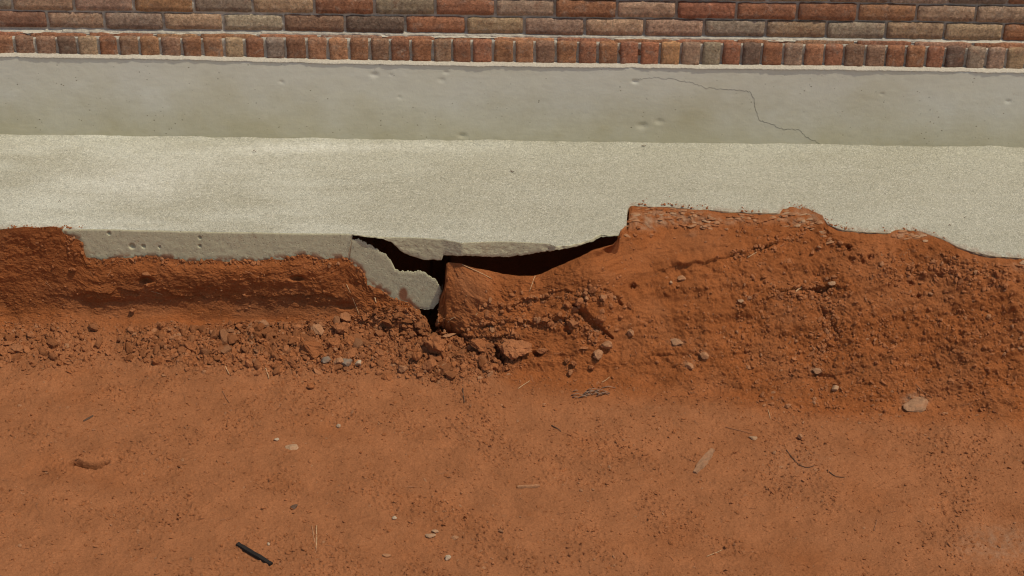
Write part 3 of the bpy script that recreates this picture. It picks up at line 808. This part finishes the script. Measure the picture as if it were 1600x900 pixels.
# ================================================================== OBJECTS
def ico(sub):
    import bmesh
    bm = bmesh.new(); bmesh.ops.create_icosphere(bm, subdivisions=sub, radius=1)
    V = np.array([v.co for v in bm.verts]); F = np.array([[v.index for v in f.verts] for f in bm.faces]); bm.free(); return V, F
ICO = {k: ico(k) for k in (1, 2, 3, 4)}
def rock(seed, sub=2, planes=9, nz=.10, lo=.45):
    r = np.random.default_rng(seed); V, F = ICO[sub]; V = V.copy()
    for _ in range(planes):
        n = r.normal(size=3); n /= np.linalg.norm(n); d = r.uniform(lo, .85)
        e = np.maximum(V @ n - d, 0); V -= e[:, None] * n
    if sub >= 2:
        q = V * 2.2 + seed
        V *= (1 + nz * (fbm(q[:, 0] + q[:, 2] * .7, q[:, 1] - q[:, 2] * .6, seed % 97, 4, .6)))[:, None]
    V -= V.mean(0); V /= np.abs(V).max(0)
    return V, F
def frame(n, ang):
    n = n / np.linalg.norm(n); t = np.array([1., 0, 0]); t -= n * (t @ n); t /= np.linalg.norm(t); b = np.cross(n, t)
    c, s = math.cos(ang), math.sin(ang)
    return np.stack([c * t + s * b, -s * t + c * b, n], 1)
used = [0]
def stone(px, py, w_, h_, name, label, cat, mat, group=None, ang=0.0, flat=.6, sink=.25, sub=3, planes=10, seed=None, nz=.10, tilt=.0):
    P, n, dep = spot(px, py + h_ * .15)
    m = dep / FPX
    used[0] += 1; seed = seed or 1000 + used[0] * 7
    V, F = rock(seed, sub, planes, nz)
    n2 = n * .7 + np.array([0, -.15, .6]); n2 += np.array([rng.uniform(-1, 1), rng.uniform(-1, 1), 0]) * tilt
    Rf = frame(n2, -ang)
    a = w_ / 2 * m
    b = h_ / 2 * m * 1.12
    c = min(a, b) * flat * 1.25
    V = (V * np.array([a, b, c])) @ Rf.T
    o = mesh_obj(name, V, F, mat, smooth=False)
    o.location = P + n * c * (1.15 - 2 * sink)
    tag(o, label, cat, group); return o

RD = math.radians
GR = 'red clods in the rubble under the footing'
S_ = [
    (484, 551, 44, 27, 'large flat-topped red clod, biggest in the rubble left of the gap', M_CLOD, 0, .75, .12),
    (294, 543, 34, 13, 'long red clod lying aslant at the left end of the rubble', M_CLOD, 28, .8, .2),
    (277, 531, 30, 13, 'broad low red clod just behind the slanted long clod', M_CLOD, 5, .7, .3),
    (247, 566, 18, 12, 'rounded red clod on the bare floor left of the slanted clod', M_CLOD, 0, .9, .2),
    (497, 516, 26, 16, 'greyish brown angular clod above the largest flat clod', M_TAN, 30, .7, .2),
    (533, 515, 24, 19, 'blocky red clod at the foot of the bank left of the concrete piece', M_CLOD, 0, .8, .25),
    (519, 539, 25, 24, 'lumpy red clod between the largest flat clod and the grey stones', M_CLOD, 60, .8, .25),
    (545, 535, 28, 17, 'smooth orange clod in the middle of the rubble heap', M_CLOD, 10, .7, .25),
    (551, 555, 27, 16, 'wedge-shaped orange clod right above the grey stones', M_CLOD, -40, .7, .2),
    (528, 566, 19, 14, 'brown clod wedged between two grey stones', M_TAN, -20, .8, .25),
    (593, 553, 14, 10, 'small red clod right of the grey stones', M_CLOD, 0, .8, .2),
    (605, 589, 17, 12, 'low red clod lying alone below the rubble', M_CLOD, 10, .7, .3),
    (629, 578, 18, 12, 'egg-shaped orange clod at the lower edge of the rubble', M_CLOD, 0, .9, .25),
    (652, 560, 18, 16, 'square orange clod left of the big orange boulder', M_CLOD, 10, .9, .15),
    (682, 545, 38, 30, 'big orange clod under the dark gap in the footing', M_CLOD, 20, .9, .2),
    (672, 574, 24, 20, 'knobbly red clod below the big orange clod', M_CLOD, 0, .9, .2),
    (724, 588, 10, 9, 'little round red clod on the floor right of the rubble', M_CLOD, 0, .9, .2),
    (700, 527, 27, 8, 'flat orange sliver of clay bridging the dark gap', M_TAN, -22, .6, .0),
    (712, 554, 17, 11, 'orange clod right of the big clod under the gap', M_CLOD, -10, .8, .25),
    (806, 540, 54, 38, 'very large pale red clod fallen from the soil bank', M_CLOD, 0, .55, .35),
    (752, 541, 48, 22, 'broad smooth orange clod below the soil block', M_CLOD, -6, .6, .35),
    (848, 547, 20, 9, 'thin red clod right of the very large pale clod', M_CLOD, 0, .7, .2),
    (934, 552, 19, 16, 'smooth shield-shaped tan stone lying at the bank foot', M_TAN, -20, .6, .2),
    (948, 536, 19, 15, 'rounded tan stone just above the shield-shaped stone', M_TAN, 20, .8, .3),
    (771, 572, 15, 10, 'orange clod at the tip of the dark split below the bank', M_CLOD, 10, .8, .2),
    (756, 571, 13, 9, 'smaller orange clod beside the tip of the dark split', M_CLOD, -15, .8, .2),
    (742, 562, 14, 9, 'orange clod in the row under the broad smooth clod', M_CLOD, -25, .8, .2),
    (486, 605, 13, 9, 'isolated red clod on the floor below the largest flat clod', M_CLOD, 0, .8, .2),
    (28, 546, 24, 12, 'long red clod at the far left edge of the floor', M_CLOD, 15, .7, .25),
    (14, 537, 22, 9, 'flat red clod behind the long clod at the far left', M_CLOD, 0, .6, .3),
    (5, 553, 13, 8, 'dark red clod cut by the left picture edge', M_CLOD, 0, .7, .2),
    (411, 508, 19, 13, 'red clod on the foot of the left bank, highest of the rubble', M_CLOD, -10, .8, .2),
    (415, 521, 15, 8, 'bean-shaped red clod under the highest clod of the rubble', M_CLOD, 0, .8, .2),
    (394, 517, 15, 12, 'triangular red clod left of the bean-shaped one', M_CLOD, -50, .7, .2),
    (310, 520, 19, 5, 'thin splinter of clay above the left end of the rubble', M_TAN, 0, .6, .1),
    (409, 561, 17, 16, 'flat square red clod pressed into the lower rubble', M_CLOD, 0, .4, .4),
    (425, 546, 18, 9, 'oblong red clod left of the largest flat clod', M_CLOD, 10, .7, .25),
    (446, 545, 14, 12, 'pointed red clod next to the largest flat clod', M_CLOD, 40, .7, .25),
    (115, 419, 13, 8, 'red clod stuck in the left bank above a dark hollow', M_CLOD, 0, .9, .2),
    (208, 482, 11, 8, 'single clod on the dark lower face of the left bank', M_CLOD, 0, .9, .1),
    (229, 429, 14, 6, 'clod overhanging a small dark hole in the left bank', M_CLOD, 0, .8, .2),
    (542, 494, 18, 17, 'upright red clod at the right end of the left bank', M_CLOD, -60, .9, .2),
    (927, 453, 13, 10, 'round red clod at the top of the crumbling patch on the bank', M_CLOD, 0, .9, .15),
    (915, 458, 11, 9, 'red clod left of the round one on the crumbling patch', M_CLOD, 0, .9, .15),
    (917, 467, 8, 8, 'pale little clod in the crumbling patch of the bank', M_TAN, 0, .9, .15),
    (941, 464, 11, 8, 'reddish clod right of the pale little clod on the bank', M_CLOD, 0, .9, .15),
    (907, 473, 16, 12, 'orange clod above the diagonal crack in the bank', M_CLOD, -35, .9, .2),
    (887, 475, 13, 11, 'red clod on the left side of the crumbling patch', M_CLOD, 0, .9, .2),
    (938, 495, 18, 15, 'bright orange lump right of the diagonal crack in the bank', M_CLOD, -50, .8, .3),
    (898, 505, 20, 14, 'orange lump left of the diagonal crack in the bank', M_CLOD, 0, .8, .3),
    (887, 563, 10, 9, 'round red clod on the lower bank slope', M_CLOD, 0, .9, .2),
    (897, 567, 10, 8, 'red clod touching the round clod on the lower slope', M_CLOD, 0, .9, .2),
    (891, 581, 9, 9, 'red clod lowest of the three on the lower slope', M_CLOD, 0, .9, .1),
    (924, 572, 11, 8, 'red clod with a dark shadow below the shield-shaped stone', M_CLOD, 0, .9, .1),
    (984, 519, 11, 10, 'orange rounded clod on the bank right of the diagonal crack', M_TAN, 0, .9, .2),
]
for (a, b, w_, h_, lb, mt, an, fl, sk) in S_:
    stone(a, b, w_, h_, 'soil_clod', lb, 'clod', mt, GR if b > 500 else 'red clods on the soil bank', RD(an), fl, sk, 4 if w_ > 24 else 3, 7 if w_ > 36 else 11, None, .24 if w_ > 36 else .16, .08)
for (a, b, w_, h_, lb, mt, an, fl, sk) in [
    (511, 563, 18, 12, 'grey streaked stone, left one of the grey stones in the rubble', M_GREY, -8, .7, .2),
    (541, 567, 20, 13, 'grey slanting stone in the middle of the grey stones', M_GREY, -50, .7, .2),
    (561, 569, 11, 11, 'small whitish stone right of the two grey stones', M_WHITE, 20, .8, .2),
    (694, 576, 15, 12, 'pale rough stone beside the knobbly clod under the gap', M_PALE, 10, .8, .2),
    (482, 534, 14, 7, 'pale flat chip leaning behind the largest flat clod', M_PALE, 25, .5, .1),
    (1430, 629, 44, 24, 'large pale weathered stone set in the ground on the right', M_EARTHY, 0, .45, .5),
    (1056, 535, 22, 13, 'pale oval stone set in the middle of the bank slope', M_EARTHY, 10, .6, .35),
    (1100, 554, 15, 10, 'tan stone low on the slope right of the pale oval stone', M_TAN, 15, .6, .35),
    (1077, 570, 15, 10, 'tan stone below the pale oval stone', M_TAN, 20, .6, .35),
    (1275, 579, 15, 10, 'pale tan stone at the foot of the right bank', M_EARTHY, 0, .6, .3),
    (1304, 607, 12, 10, 'little pale stone where the right bank meets the floor', M_PALE, 30, .7, .25),
    (1177, 685, 14, 7, 'pale stone chip on the floor above the flat flake', M_PALE, 5, .6, .2),
    (1250, 685, 9, 9, 'dark-sided yellowish stone on the right floor', M_TAN, 0, .9, .1),
    (700, 873, 11, 9, 'smooth whitish pebble near the bottom edge of the floor', M_WHITE, -10, .7, .2),
    (672, 837, 17, 9, 'pale stone chip, larger of the two near the bottom middle', M_PALE, 10, .4, .2),
    (681, 830, 12, 7, 'pale stone chip, smaller of the two near the bottom middle', M_PALE, -20, .5, .2),
    (712, 840, 13, 7, 'pinkish stone chip right of the two pale chips', M_TAN, 10, .4, .2),
    (456, 697, 22, 13, 'whitish crumbled stone on the left floor', M_PALE, 10, .3, .35),
    (432, 687, 9, 5, 'tiny whitish chip beside the crumbled stone', M_WHITE, -20, .6, .1),
    (529, 666, 8, 6, 'tiny pale pebble right of the crumbled stone', M_WHITE, 60, .7, .1),
    (1048, 442, 6, 6, 'tiny pale pebble low on the bank', M_PALE, 0, .8, .2),
    (460, 793, 12, 7, 'dark brown pebble on the bare floor above the black strip', M_TWIG, -30, .7, .2),
    (616, 810, 8, 5, 'pale round pebble on the floor right of the black strip', M_WHITE, 0, .7, .2),
    (420, 850, 5, 7, 'slim whitish pebble beside the black strip', M_WHITE, 0, .7, .2),
    (604, 868, 15, 6, 'reddish flat stone at the bottom middle of the floor', M_TAN, 5, .6, .2),
    (1158, 470, 10, 6, 'pale chip lying on the middle of the right bank', M_PALE, 30, .6, .2),
    (1065, 435, 14, 10, 'pale tan lump under the step line of the bank', M_TAN, 10, .5, .35),
    (1300, 443, 13, 8, 'pale pinkish stone above the small crack in the bank', M_PALE, 10, .7, .2)]:
    nm = 'stone_chip' if 'chip' in lb else 'pebble' if 'pebble' in lb else 'stone'
    stone(a, b, w_, h_, nm, lb, 'stone', mt, 'stones scattered on the red soil', RD(an), fl, sk, 3, 9, None, .20 if w_ > 40 else .11)

# more clods of the heap, one object each, sharing a few shapes
CL = []
for k in range(14):
    V, F = rock(5000 + k * 13, 2, 10, .12); me_o = mesh_obj('soil_clod', V, F, M_CLOD); CL.append(me_o.data); bpy.data.objects.remove(me_o)
vis = (GPX > -40) & (GPX < 1640) & (GPY < 930) & (TF < 2)
def wpick(weight, n, seed):
    r = np.random.default_rng(seed); p = (weight * vis).ravel(); p = p / p.sum()
    return np.unravel_index(r.choice(p.size, n, p=p), vis.shape)
crum = np.zeros(X.shape)
for pts, wd_ in (([(760, 482), (800, 476), (830, 471), (868, 461)], 7), ([(740, 512), (790, 505), (830, 507), (870, 505), (900, 494)], 9), ([(716, 530), (760, 530), (800, 525)], 6),
                 ([(890, 470), (910, 460), (930, 456), (945, 466)], 14), ([(890, 500), (905, 515), (930, 520)], 16), ([(950, 455), (975, 480)], 6), ([(1150, 398), (1200, 388), (1250, 372)], 6),
                 ([(1200, 460), (1290, 455), (1300, 500), (1280, 560)], 12), ([(1380, 420), (1480, 420), (1560, 430)], 16), ([(700, 560), (790, 572)], 10)):
    d_, _, _ = seg_dist(pts); crum = np.maximum(crum, np.exp(-(d_ / wd_) ** 2))
crumF = crum[fr0:]; rubF = rub[fr0:]; bankF = bank[fr0:]; patchF = patch[fr0:]; lowF = lowr[fr0:]
# cell size correction: equal density per surface area
area = np.linalg.norm(np.cross(du, dv), axis=-1)
heap_w = area * np.maximum(rubF - .2, 0) ** 1.2 * (GPY > 485)
ii, jj = wpick(heap_w, 240, 5)
for q, (i, j) in enumerate(zip(ii, jj)):
    o = bpy.data.objects.new('soil_clod', CL[q % len(CL)]); link(o)
    n = GN[i, j] * .5 + np.array([0, -.2, .6]); Rf = frame(n, rng.uniform(0, 6.28))
    s = .010 + .015 * rng.random() ** 1.6; sc = (s * rng.uniform(.9, 1.45), s * rng.uniform(.65, 1), s * rng.uniform(.45, .8))
    M = np.eye(4); M[:3, :3] = Rf * np.array(sc); M[:3, 3] = GF[i, j] + n / np.linalg.norm(n) * sc[2] * .6
    o.matrix_world = Matrix(M.tolist())
    tag(o, 'small angular red clod among many alike in the rubble at the bank foot', 'clod', 'small clods of the rubble heap')

# fine crumbs: beyond counting
def scatter(name, spec, mat, label, seed):
    r = np.random.default_rng(seed); Vs, Fs = [], []; off = 0
    for weight, n, s0, s1, sub, flat, lift in spec:
        tem = [rock(seed * 50 + k, sub, 9, .1) for k in range(16)]
        ii, jj = wpick(weight, n, seed + sub + n)
        for i, j in zip(ii, jj):
            V, F = tem[r.integers(16)]
            s = s0 * (s1 / s0) ** (r.random() ** 1.9)
            n_ = GN[i, j] + r.normal(size=3) * .25
            Rf = frame(n_, r.uniform(0, 6.28))
            sc = np.array([s * r.uniform(.8, 1.5), s * r.uniform(.6, 1), s * r.uniform(flat * .6, flat * 1.3)])
            Vs.append((V * sc) @ Rf.T + GF[i, j] + GN[i, j] * sc[2] * lift); Fs.append(F + off); off += len(V)
    o = mesh_obj(name, np.concatenate(Vs), np.concatenate(Fs), mat)
    tag(o, label, kind='stuff'); return o
floorF = (TF > 1) * (1 - blob(140, 724, 46, 11)[fr0:])
pm2 = .40 + .8 * patchF
scatter('rubble', [(area * np.maximum(rubF - .1, 0) * (GPY > 480), 5200, .0045, .016, 1, .6, .4),
                   (area * crumF, 1500, .004, .012, 1, .8, .35),
                   (area * np.exp(-(TF / .05) ** 2) * (GPX > 100) * (GPX < 660) * (TF >= 0), 260, .003, .009, 1, .8, .3),
                   (area * np.maximum(rubF - .05, 0), 4200, .0025, .006, 1, .7, .3),
                   (area * bankF * (.25 + lowF) * (TF > .12), 3200, .0022, .0075, 1, .75, .2),
                   (area * bankF * (GPX > 1150) * (TF > .1), 1100, .003, .011, 1, .75, .2),
                   (area * floorF * pm2, 15000, .0014, .0050, 1, .55, .4),
                   (area * floorF * np.exp(-(TF - 1) * 5), 2600, .002, .006, 1, .65, .25),
                   (area * floorF * pm2, 5200, .003, .0085, 1, .40, .6)], M_CRUMB, 'loose red crumbs and grit strewn over the bank foot and the floor', 3)

# ---- straw, twigs and other litter
def tube(pts, r0, r1, sides=5):
    P = np.array(pts, float); n = len(P); V = []; F = []
    for i in range(n):
        t = P[min(n - 1, i + 1)] - P[max(0, i - 1)]; t /= np.linalg.norm(t) + 1e-9
        a = np.cross(t, [0, 0, 1.]); 
        if np.linalg.norm(a) < .1: a = np.cross(t, [1., 0, 0])
        a /= np.linalg.norm(a); b = np.cross(t, a); rr = r0 + (r1 - r0) * i / (n - 1)
        for k in range(sides):
            an = 2 * math.pi * k / sides; V.append(P[i] + rr * (math.cos(an) * a + math.sin(an) * b))
    for i in range(n - 1):
        for k in range(sides): F.append((i * sides + k, i * sides + (k + 1) % sides, (i + 1) * sides + (k + 1) % sides, (i + 1) * sides + k))
    F.append(tuple(range(sides))[::-1]); F.append(tuple(range((n - 1) * sides, n * sides)))
    return np.array(V), F
def strand(pts, r0, name, label, cat, mat, group=None, lift=.8, r1=None):
    P = []
    for (a, b), (c, d) in zip(pts[:-1], pts[1:]):
        for k in range(3): P.append((a + (c - a) * k / 3, b + (d - b) * k / 3))
    P.append(pts[-1])
    W = [spot(a, b) for a, b in P]; W = np.array([w_[0] + w_[1] * r0 * lift for w_ in W])
    if len(W) > 4: W[1:-1] = (W[:-2] + W[1:-1] * 1 + W[2:]) / 3
    hi = np.array([0, 0, 1]) * r0
    V, F = tube(W + hi, r0, r1 or r0 * .7)
    c = V.mean(0); o = mesh_obj(name, V - c, F, mat, smooth=True); o.location = c
    return tag(o, label, cat, group)
for pts, r, lb, mt in [
    ([(836, 432), (832, 442), (828, 456)], .0016, 'straight dry stalk leaning on the soil block under the slab', M_STRAW),
    ([(723, 608), (724, 618), (726, 630)], .0025, 'short dark upright twig on the floor below the gap', M_TWIG),
    ([(699, 505), (704, 500), (711, 496)], .0022, 'pale curved straw on the side of the soil block', M_STRAW),
    ([(722, 414), (745, 424), (768, 436)], .0018, 'long pale root along the top of the soil block', M_STRAW),
    ([(743, 494), (746, 489)], .0015, 'short straw in the middle of the soil block', M_STRAW),
    ([(1168, 403), (1175, 399), (1181, 396)], .002, 'whitish straw lying on the step line of the bank', M_STRAW),
    ([(1244, 456), (1248, 453), (1253, 451)], .003, 'pale wood splinter on the right bank', M_STRAW),
    ([(1292, 735), (1304, 745), (1318, 747)], .0016, 'thin curved root on the right floor', M_TWIG),
    ([(1228, 704), (1238, 716), (1248, 728), (1262, 732), (1272, 728)], .0016, 'looped dark root on the right floor', M_TWIG),
    ([(1134, 668), (1150, 672), (1176, 678)], .0013, 'thin dry stalk on the floor above the flat flake', M_DSTRAW),
    ([(542, 445), (552, 470), (562, 492)], .0016, 'dry root hanging down the end of the left bank', M_STRAW),
    ([(225, 452), (250, 460), (272, 466)], .0015, 'fine root along the edge of the left bank', M_STRAW),
    ([(585, 466), (588, 474)], .003, 'pale chip of wood under the concrete piece', M_STRAW),
    ([(348, 612), (353, 622), (358, 630)], .0016, 'brown stalk at the left foot of the rubble', M_DSTRAW),
    ([(414, 576), (418, 584), (421, 592)], .002, 'pale stalk poking out of the lower rubble', M_STRAW),
    ([(348, 566), (353, 576), (358, 586)], .0022, 'bent pale stalk in the left rubble', M_STRAW),
    ([(810, 608), (818, 602), (828, 596)], .0016, 'pale stalk on the floor at the foot of the bank', M_STRAW),
    ([(940, 598), (948, 594), (953, 590)], .0016, 'pale short stalk below the shield-shaped stone', M_STRAW),
    ([(1365, 830), (1368, 820), (1371, 812)], .0016, 'short dark twig low on the right floor', M_DSTRAW),
    ([(1104, 870), (1120, 864), (1128, 860)], .0014, 'pale stalk near the bottom right of the floor', M_STRAW),
    ([(1200, 640), (1202, 648), (1203, 655)], .0014, 'upright straw at the edge of the right floor', M_STRAW),
    ([(494, 822), (495, 842), (493, 858)], .0018, 'straight pale straw right of the black strip', M_STRAW),
    ([(100, 566), (130, 561), (160, 558)], .001, 'fine straw at the left of the floor', M_DSTRAW),
    ([(862, 666), (870, 670), (877, 675)], .002, 'short brown twig in the middle of the floor', M_TWIG),
    ([(1430, 600), (1442, 612), (1456, 622)], .0015, 'fine root beside the large weathered stone', M_DSTRAW)]:
    nm = 'twig' if 'twig' in lb else 'root' if 'root' in lb else 'splinter' if ('splinter' in lb or 'chip' in lb) else 'straw'
    strand(pts, r, nm, lb, nm, mt, 'dry stalks and roots on the soil')

def slat(name, p0, p1, w_, th, mat, label, cat, taper=.8, seed=0, lift=.0, roll=0.0, jag=.12):
    (A0, n0, d0), (A1, n1, d1) = spot(*p0), spot(*p1)
    L = A1 - A0; ln = np.linalg.norm(L); t = L / ln; n = (n0 + n1) / 2; n -= t * (n @ t); n /= np.linalg.norm(n); b = np.cross(n, t)
    n, b = n * math.cos(roll) + b * math.sin(roll), b * math.cos(roll) - n * math.sin(roll)
    r = random.Random(seed); V = []; F = []; ns = 12
    for i in range(ns):
        k = i / (ns - 1); wk = w_ / 2 * (1 - (1 - taper) * abs(2 * k - 1)) * r.uniform(1 - jag, 1 + jag)
        c = A0 + L * k + (n0 + n1) / 2 * lift
        hh = th * r.uniform(.85, 1.15)
        for (u, v) in ((-1, 0), (-.8, 1), (.8, 1), (1, 0)): V.append(c + b * wk * u + n * hh * v)
    for i in range(ns - 1):
        for k in range(4): F.append((4 * i + k, 4 * i + (k + 1) % 4, 4 * i + 4 + (k + 1) % 4, 4 * i + 4 + k))
    F.append((0, 1, 2, 3)); F.append((4 * ns - 1, 4 * ns - 2, 4 * ns - 3, 4 * ns - 4))
    V = np.array(V); c = V.mean(0); o = mesh_obj(name, V - c, F, mat); o.location = c
    return tag(o, label, cat)
slat('wood_strip', (372, 852), (424, 883), .017, .009, M_BLACK, 'black narrow strip of wood lying on the floor near the bottom edge', 'wood strip', .95, 2, .001, jag=.07)
slat('stone_flake', (1085, 740), (1114, 704), .036, .009, M_EARTHY, 'flat pale elongated stone flake on the right floor', 'stone', .45, 4, .0, .15)
slat('bark_chip', (809, 763), (843, 760), .011, .008, M_TAN, 'small brown piece of wood in the middle of the floor', 'wood chip', .8, 5)
slat('dry_leaf', (131, 659), (146, 650), .010, .004, M_TWIG, 'curled dark brown leaf on the left floor', 'leaf', .3, 6, .001, .5)
slat('bark_chip', (487, 822), (495, 862), .008, .003, M_TAN, 'long thin pale brown splinter of bark right of the black strip', 'wood chip', .3, 8)
# crumpled tuft of dead grass
tuft = empty('dead_grass', tuple(spot(912, 615)[0])); tag(tuft, 'crumpled tuft of dead brown grass on the floor at the bank foot', 'grass tuft')
tl = np.array(tuft.location)
for k in range(20):
    a = 886 + rng.random() * 56; b = 619 + rng.uniform(-7, 7) - (a - 886) * .12
    c = a + rng.uniform(6, 22); d = b + rng.uniform(-5, 4)
    W = [spot(*p)[0] for p in ((a, b), ((a + c) / 2, (b + d) / 2), (c, d))]
    W = [W[0] + [0, 0, .002], W[1] + [0, 0, rng.uniform(.006, .016)], W[2] + [0, 0, .003]]
    V, F = tube(W, .0022, .001, 4); mesh_obj('grass_blade', V - tl, F, M_BARK, tuft, True)
# bits of leaf on the slab and plinth foot
for q, (a, b, w_, lb) in enumerate([(398, 236.5, .010, 'dark leaf scrap on the slab, near the plinth left of centre'), (800, 268, .012, 'dark brown leaf scrap in the middle of the slab'),
                                    (1420, 390, .008, 'dark scrap on the slab by the right bank'), (1508, 340, .006, 'dark speck of leaf on the slab at the right'), (1006, 228, .012, 'dry scrap on the slab against the plinth foot'),
                                    (93, 315, .006, 'tiny dark scrap on the left of the slab'), (1484, 352, .008, 'long dark scrap on the right of the slab')]):
    P = at_z(a, b, .0035); V = []; n = 7
    for k in range(n):
        t = k / (n - 1); wk = .35 * w_ * math.sin(math.pi * (t * .9 + .05)); zz = .003 * math.sin(6 * t + q)
        V += [((t - .5) * w_ * 1.6, wk * .6, zz + .001), ((t - .5) * w_ * 1.6, -wk * .6, zz + .002), ((t - .5) * w_ * 1.6, 0, zz + .0035)]
    F = []
    for k in range(n - 1):
        for m in range(3): F.append((3 * k + m, 3 * k + (m + 1) % 3, 3 * k + 3 + (m + 1) % 3, 3 * k + 3 + m))
    o = mesh_obj('leaf_scrap', V, F, M_TWIG); o.location = P; o.rotation_euler = (0, 0, rng.uniform(-.6, .6))
    tag(o, lb, 'leaf', 'leaf scraps on the slab')
# concrete crumbs left where the slab edge broke off
q = 0
for (x0, x1, dy0, dy1, n) in ((984, 1140, 3, 30, 70), (1140, 1224, 3, 14, 22), (1224, 1296, 3, 28, 36), (1396, 1450, 2, 14, 16), (1570, 1605, 4, 14, 6), (975, 1000, 10, 36, 8)):
    for k in range(n):
        a = rng.uniform(x0, x1); b = lut(EDGE, a) + rng.uniform(dy0, dy1)
        stone(a, b, rng.uniform(6, 17), rng.uniform(2.5, 6), 'concrete_chip', 'flat reddish concrete chip stuck in soil along the broken slab edge', 'concrete chip', rng.choice([M_PALE, M_TAN, M_CLOD, M_CLOD, M_TAN]), 'chips along the broken slab edge',
              rng.uniform(-.35, .2), .5, .35, 2, 7, None, .15, .15)

# red crumbs and dust spilled over the slab edge
Vs, Fs, off = [], [], 0
tem = [rock(900 + k, 1, 8, .1) for k in range(10)]
for (x0, x1, n, up) in ((0, 130, 90, 5), (984, 1130, 70, 7), (1130, 1300, 80, 7), (1300, 1480, 60, 6), (1480, 1640, 40, 6)):
    for k in range(n):
        a = rng.uniform(x0, x1)
        if perlin(np.array(a * .045), np.array(3.3), 8) < -.05: continue
        b = lut(EDGE, a) - abs(rng.gauss(0, 1)) * up * .6 - .4
        P = at_z(a, b, 0.0); s_ = rng.uniform(.0008, .0036) * (1.4 if abs(b - lut(EDGE, a)) < 2 else .8)
        V, F = tem[rng.randrange(10)]
        Rf = frame(np.array([rng.uniform(-.3, .3), rng.uniform(-.3, .3), 1.]), rng.uniform(0, 6.28))
        Vs.append((V * np.array([s_ * 1.3, s_, s_ * .7])) @ Rf.T + P + np.array([0, 0, .002])); Fs.append(F + off); off += len(V)
o = mesh_obj('spilled_crumbs', np.concatenate(Vs), np.concatenate(Fs), M_CRUMB); tag(o, 'red soil crumbs spilled along the broken edge of the slab', kind='stuff')

# loose straw bits, beyond counting
Vs, Fs, off = [], [], 0
ii, jj = wpick(area * (.4 * floorF + 1.2 * bankF * (TF > .05) + rubF), 620, 77)
for i, j in zip(ii, jj):
    P = GF[i, j]; n = GN[i, j]; L = rng.uniform(.008, .035); Rf = frame(n, rng.uniform(0, 6.28))
    up_ = rng.uniform(.0, .3)
    pts = [P + Rf @ np.array([-L / 2, 0, .001]), P + Rf @ np.array([0, rng.uniform(-.15, .15) * L, .002 + up_ * L * .3]), P + Rf @ np.array([L / 2, 0, .001 + up_ * L])]
    V, F = tube(pts, rng.uniform(.0005, .0011), .0004, 3)
    Vs.append(V); Fs += [tuple(v + off for v in f) for f in F]; off += len(V)
o = mesh_obj('straw_litter', np.concatenate(Vs), Fs, M_DSTRAW); tag(o, 'fine scraps of straw scattered over the red soil', kind='stuff')
bpy.context.view_layer.update()
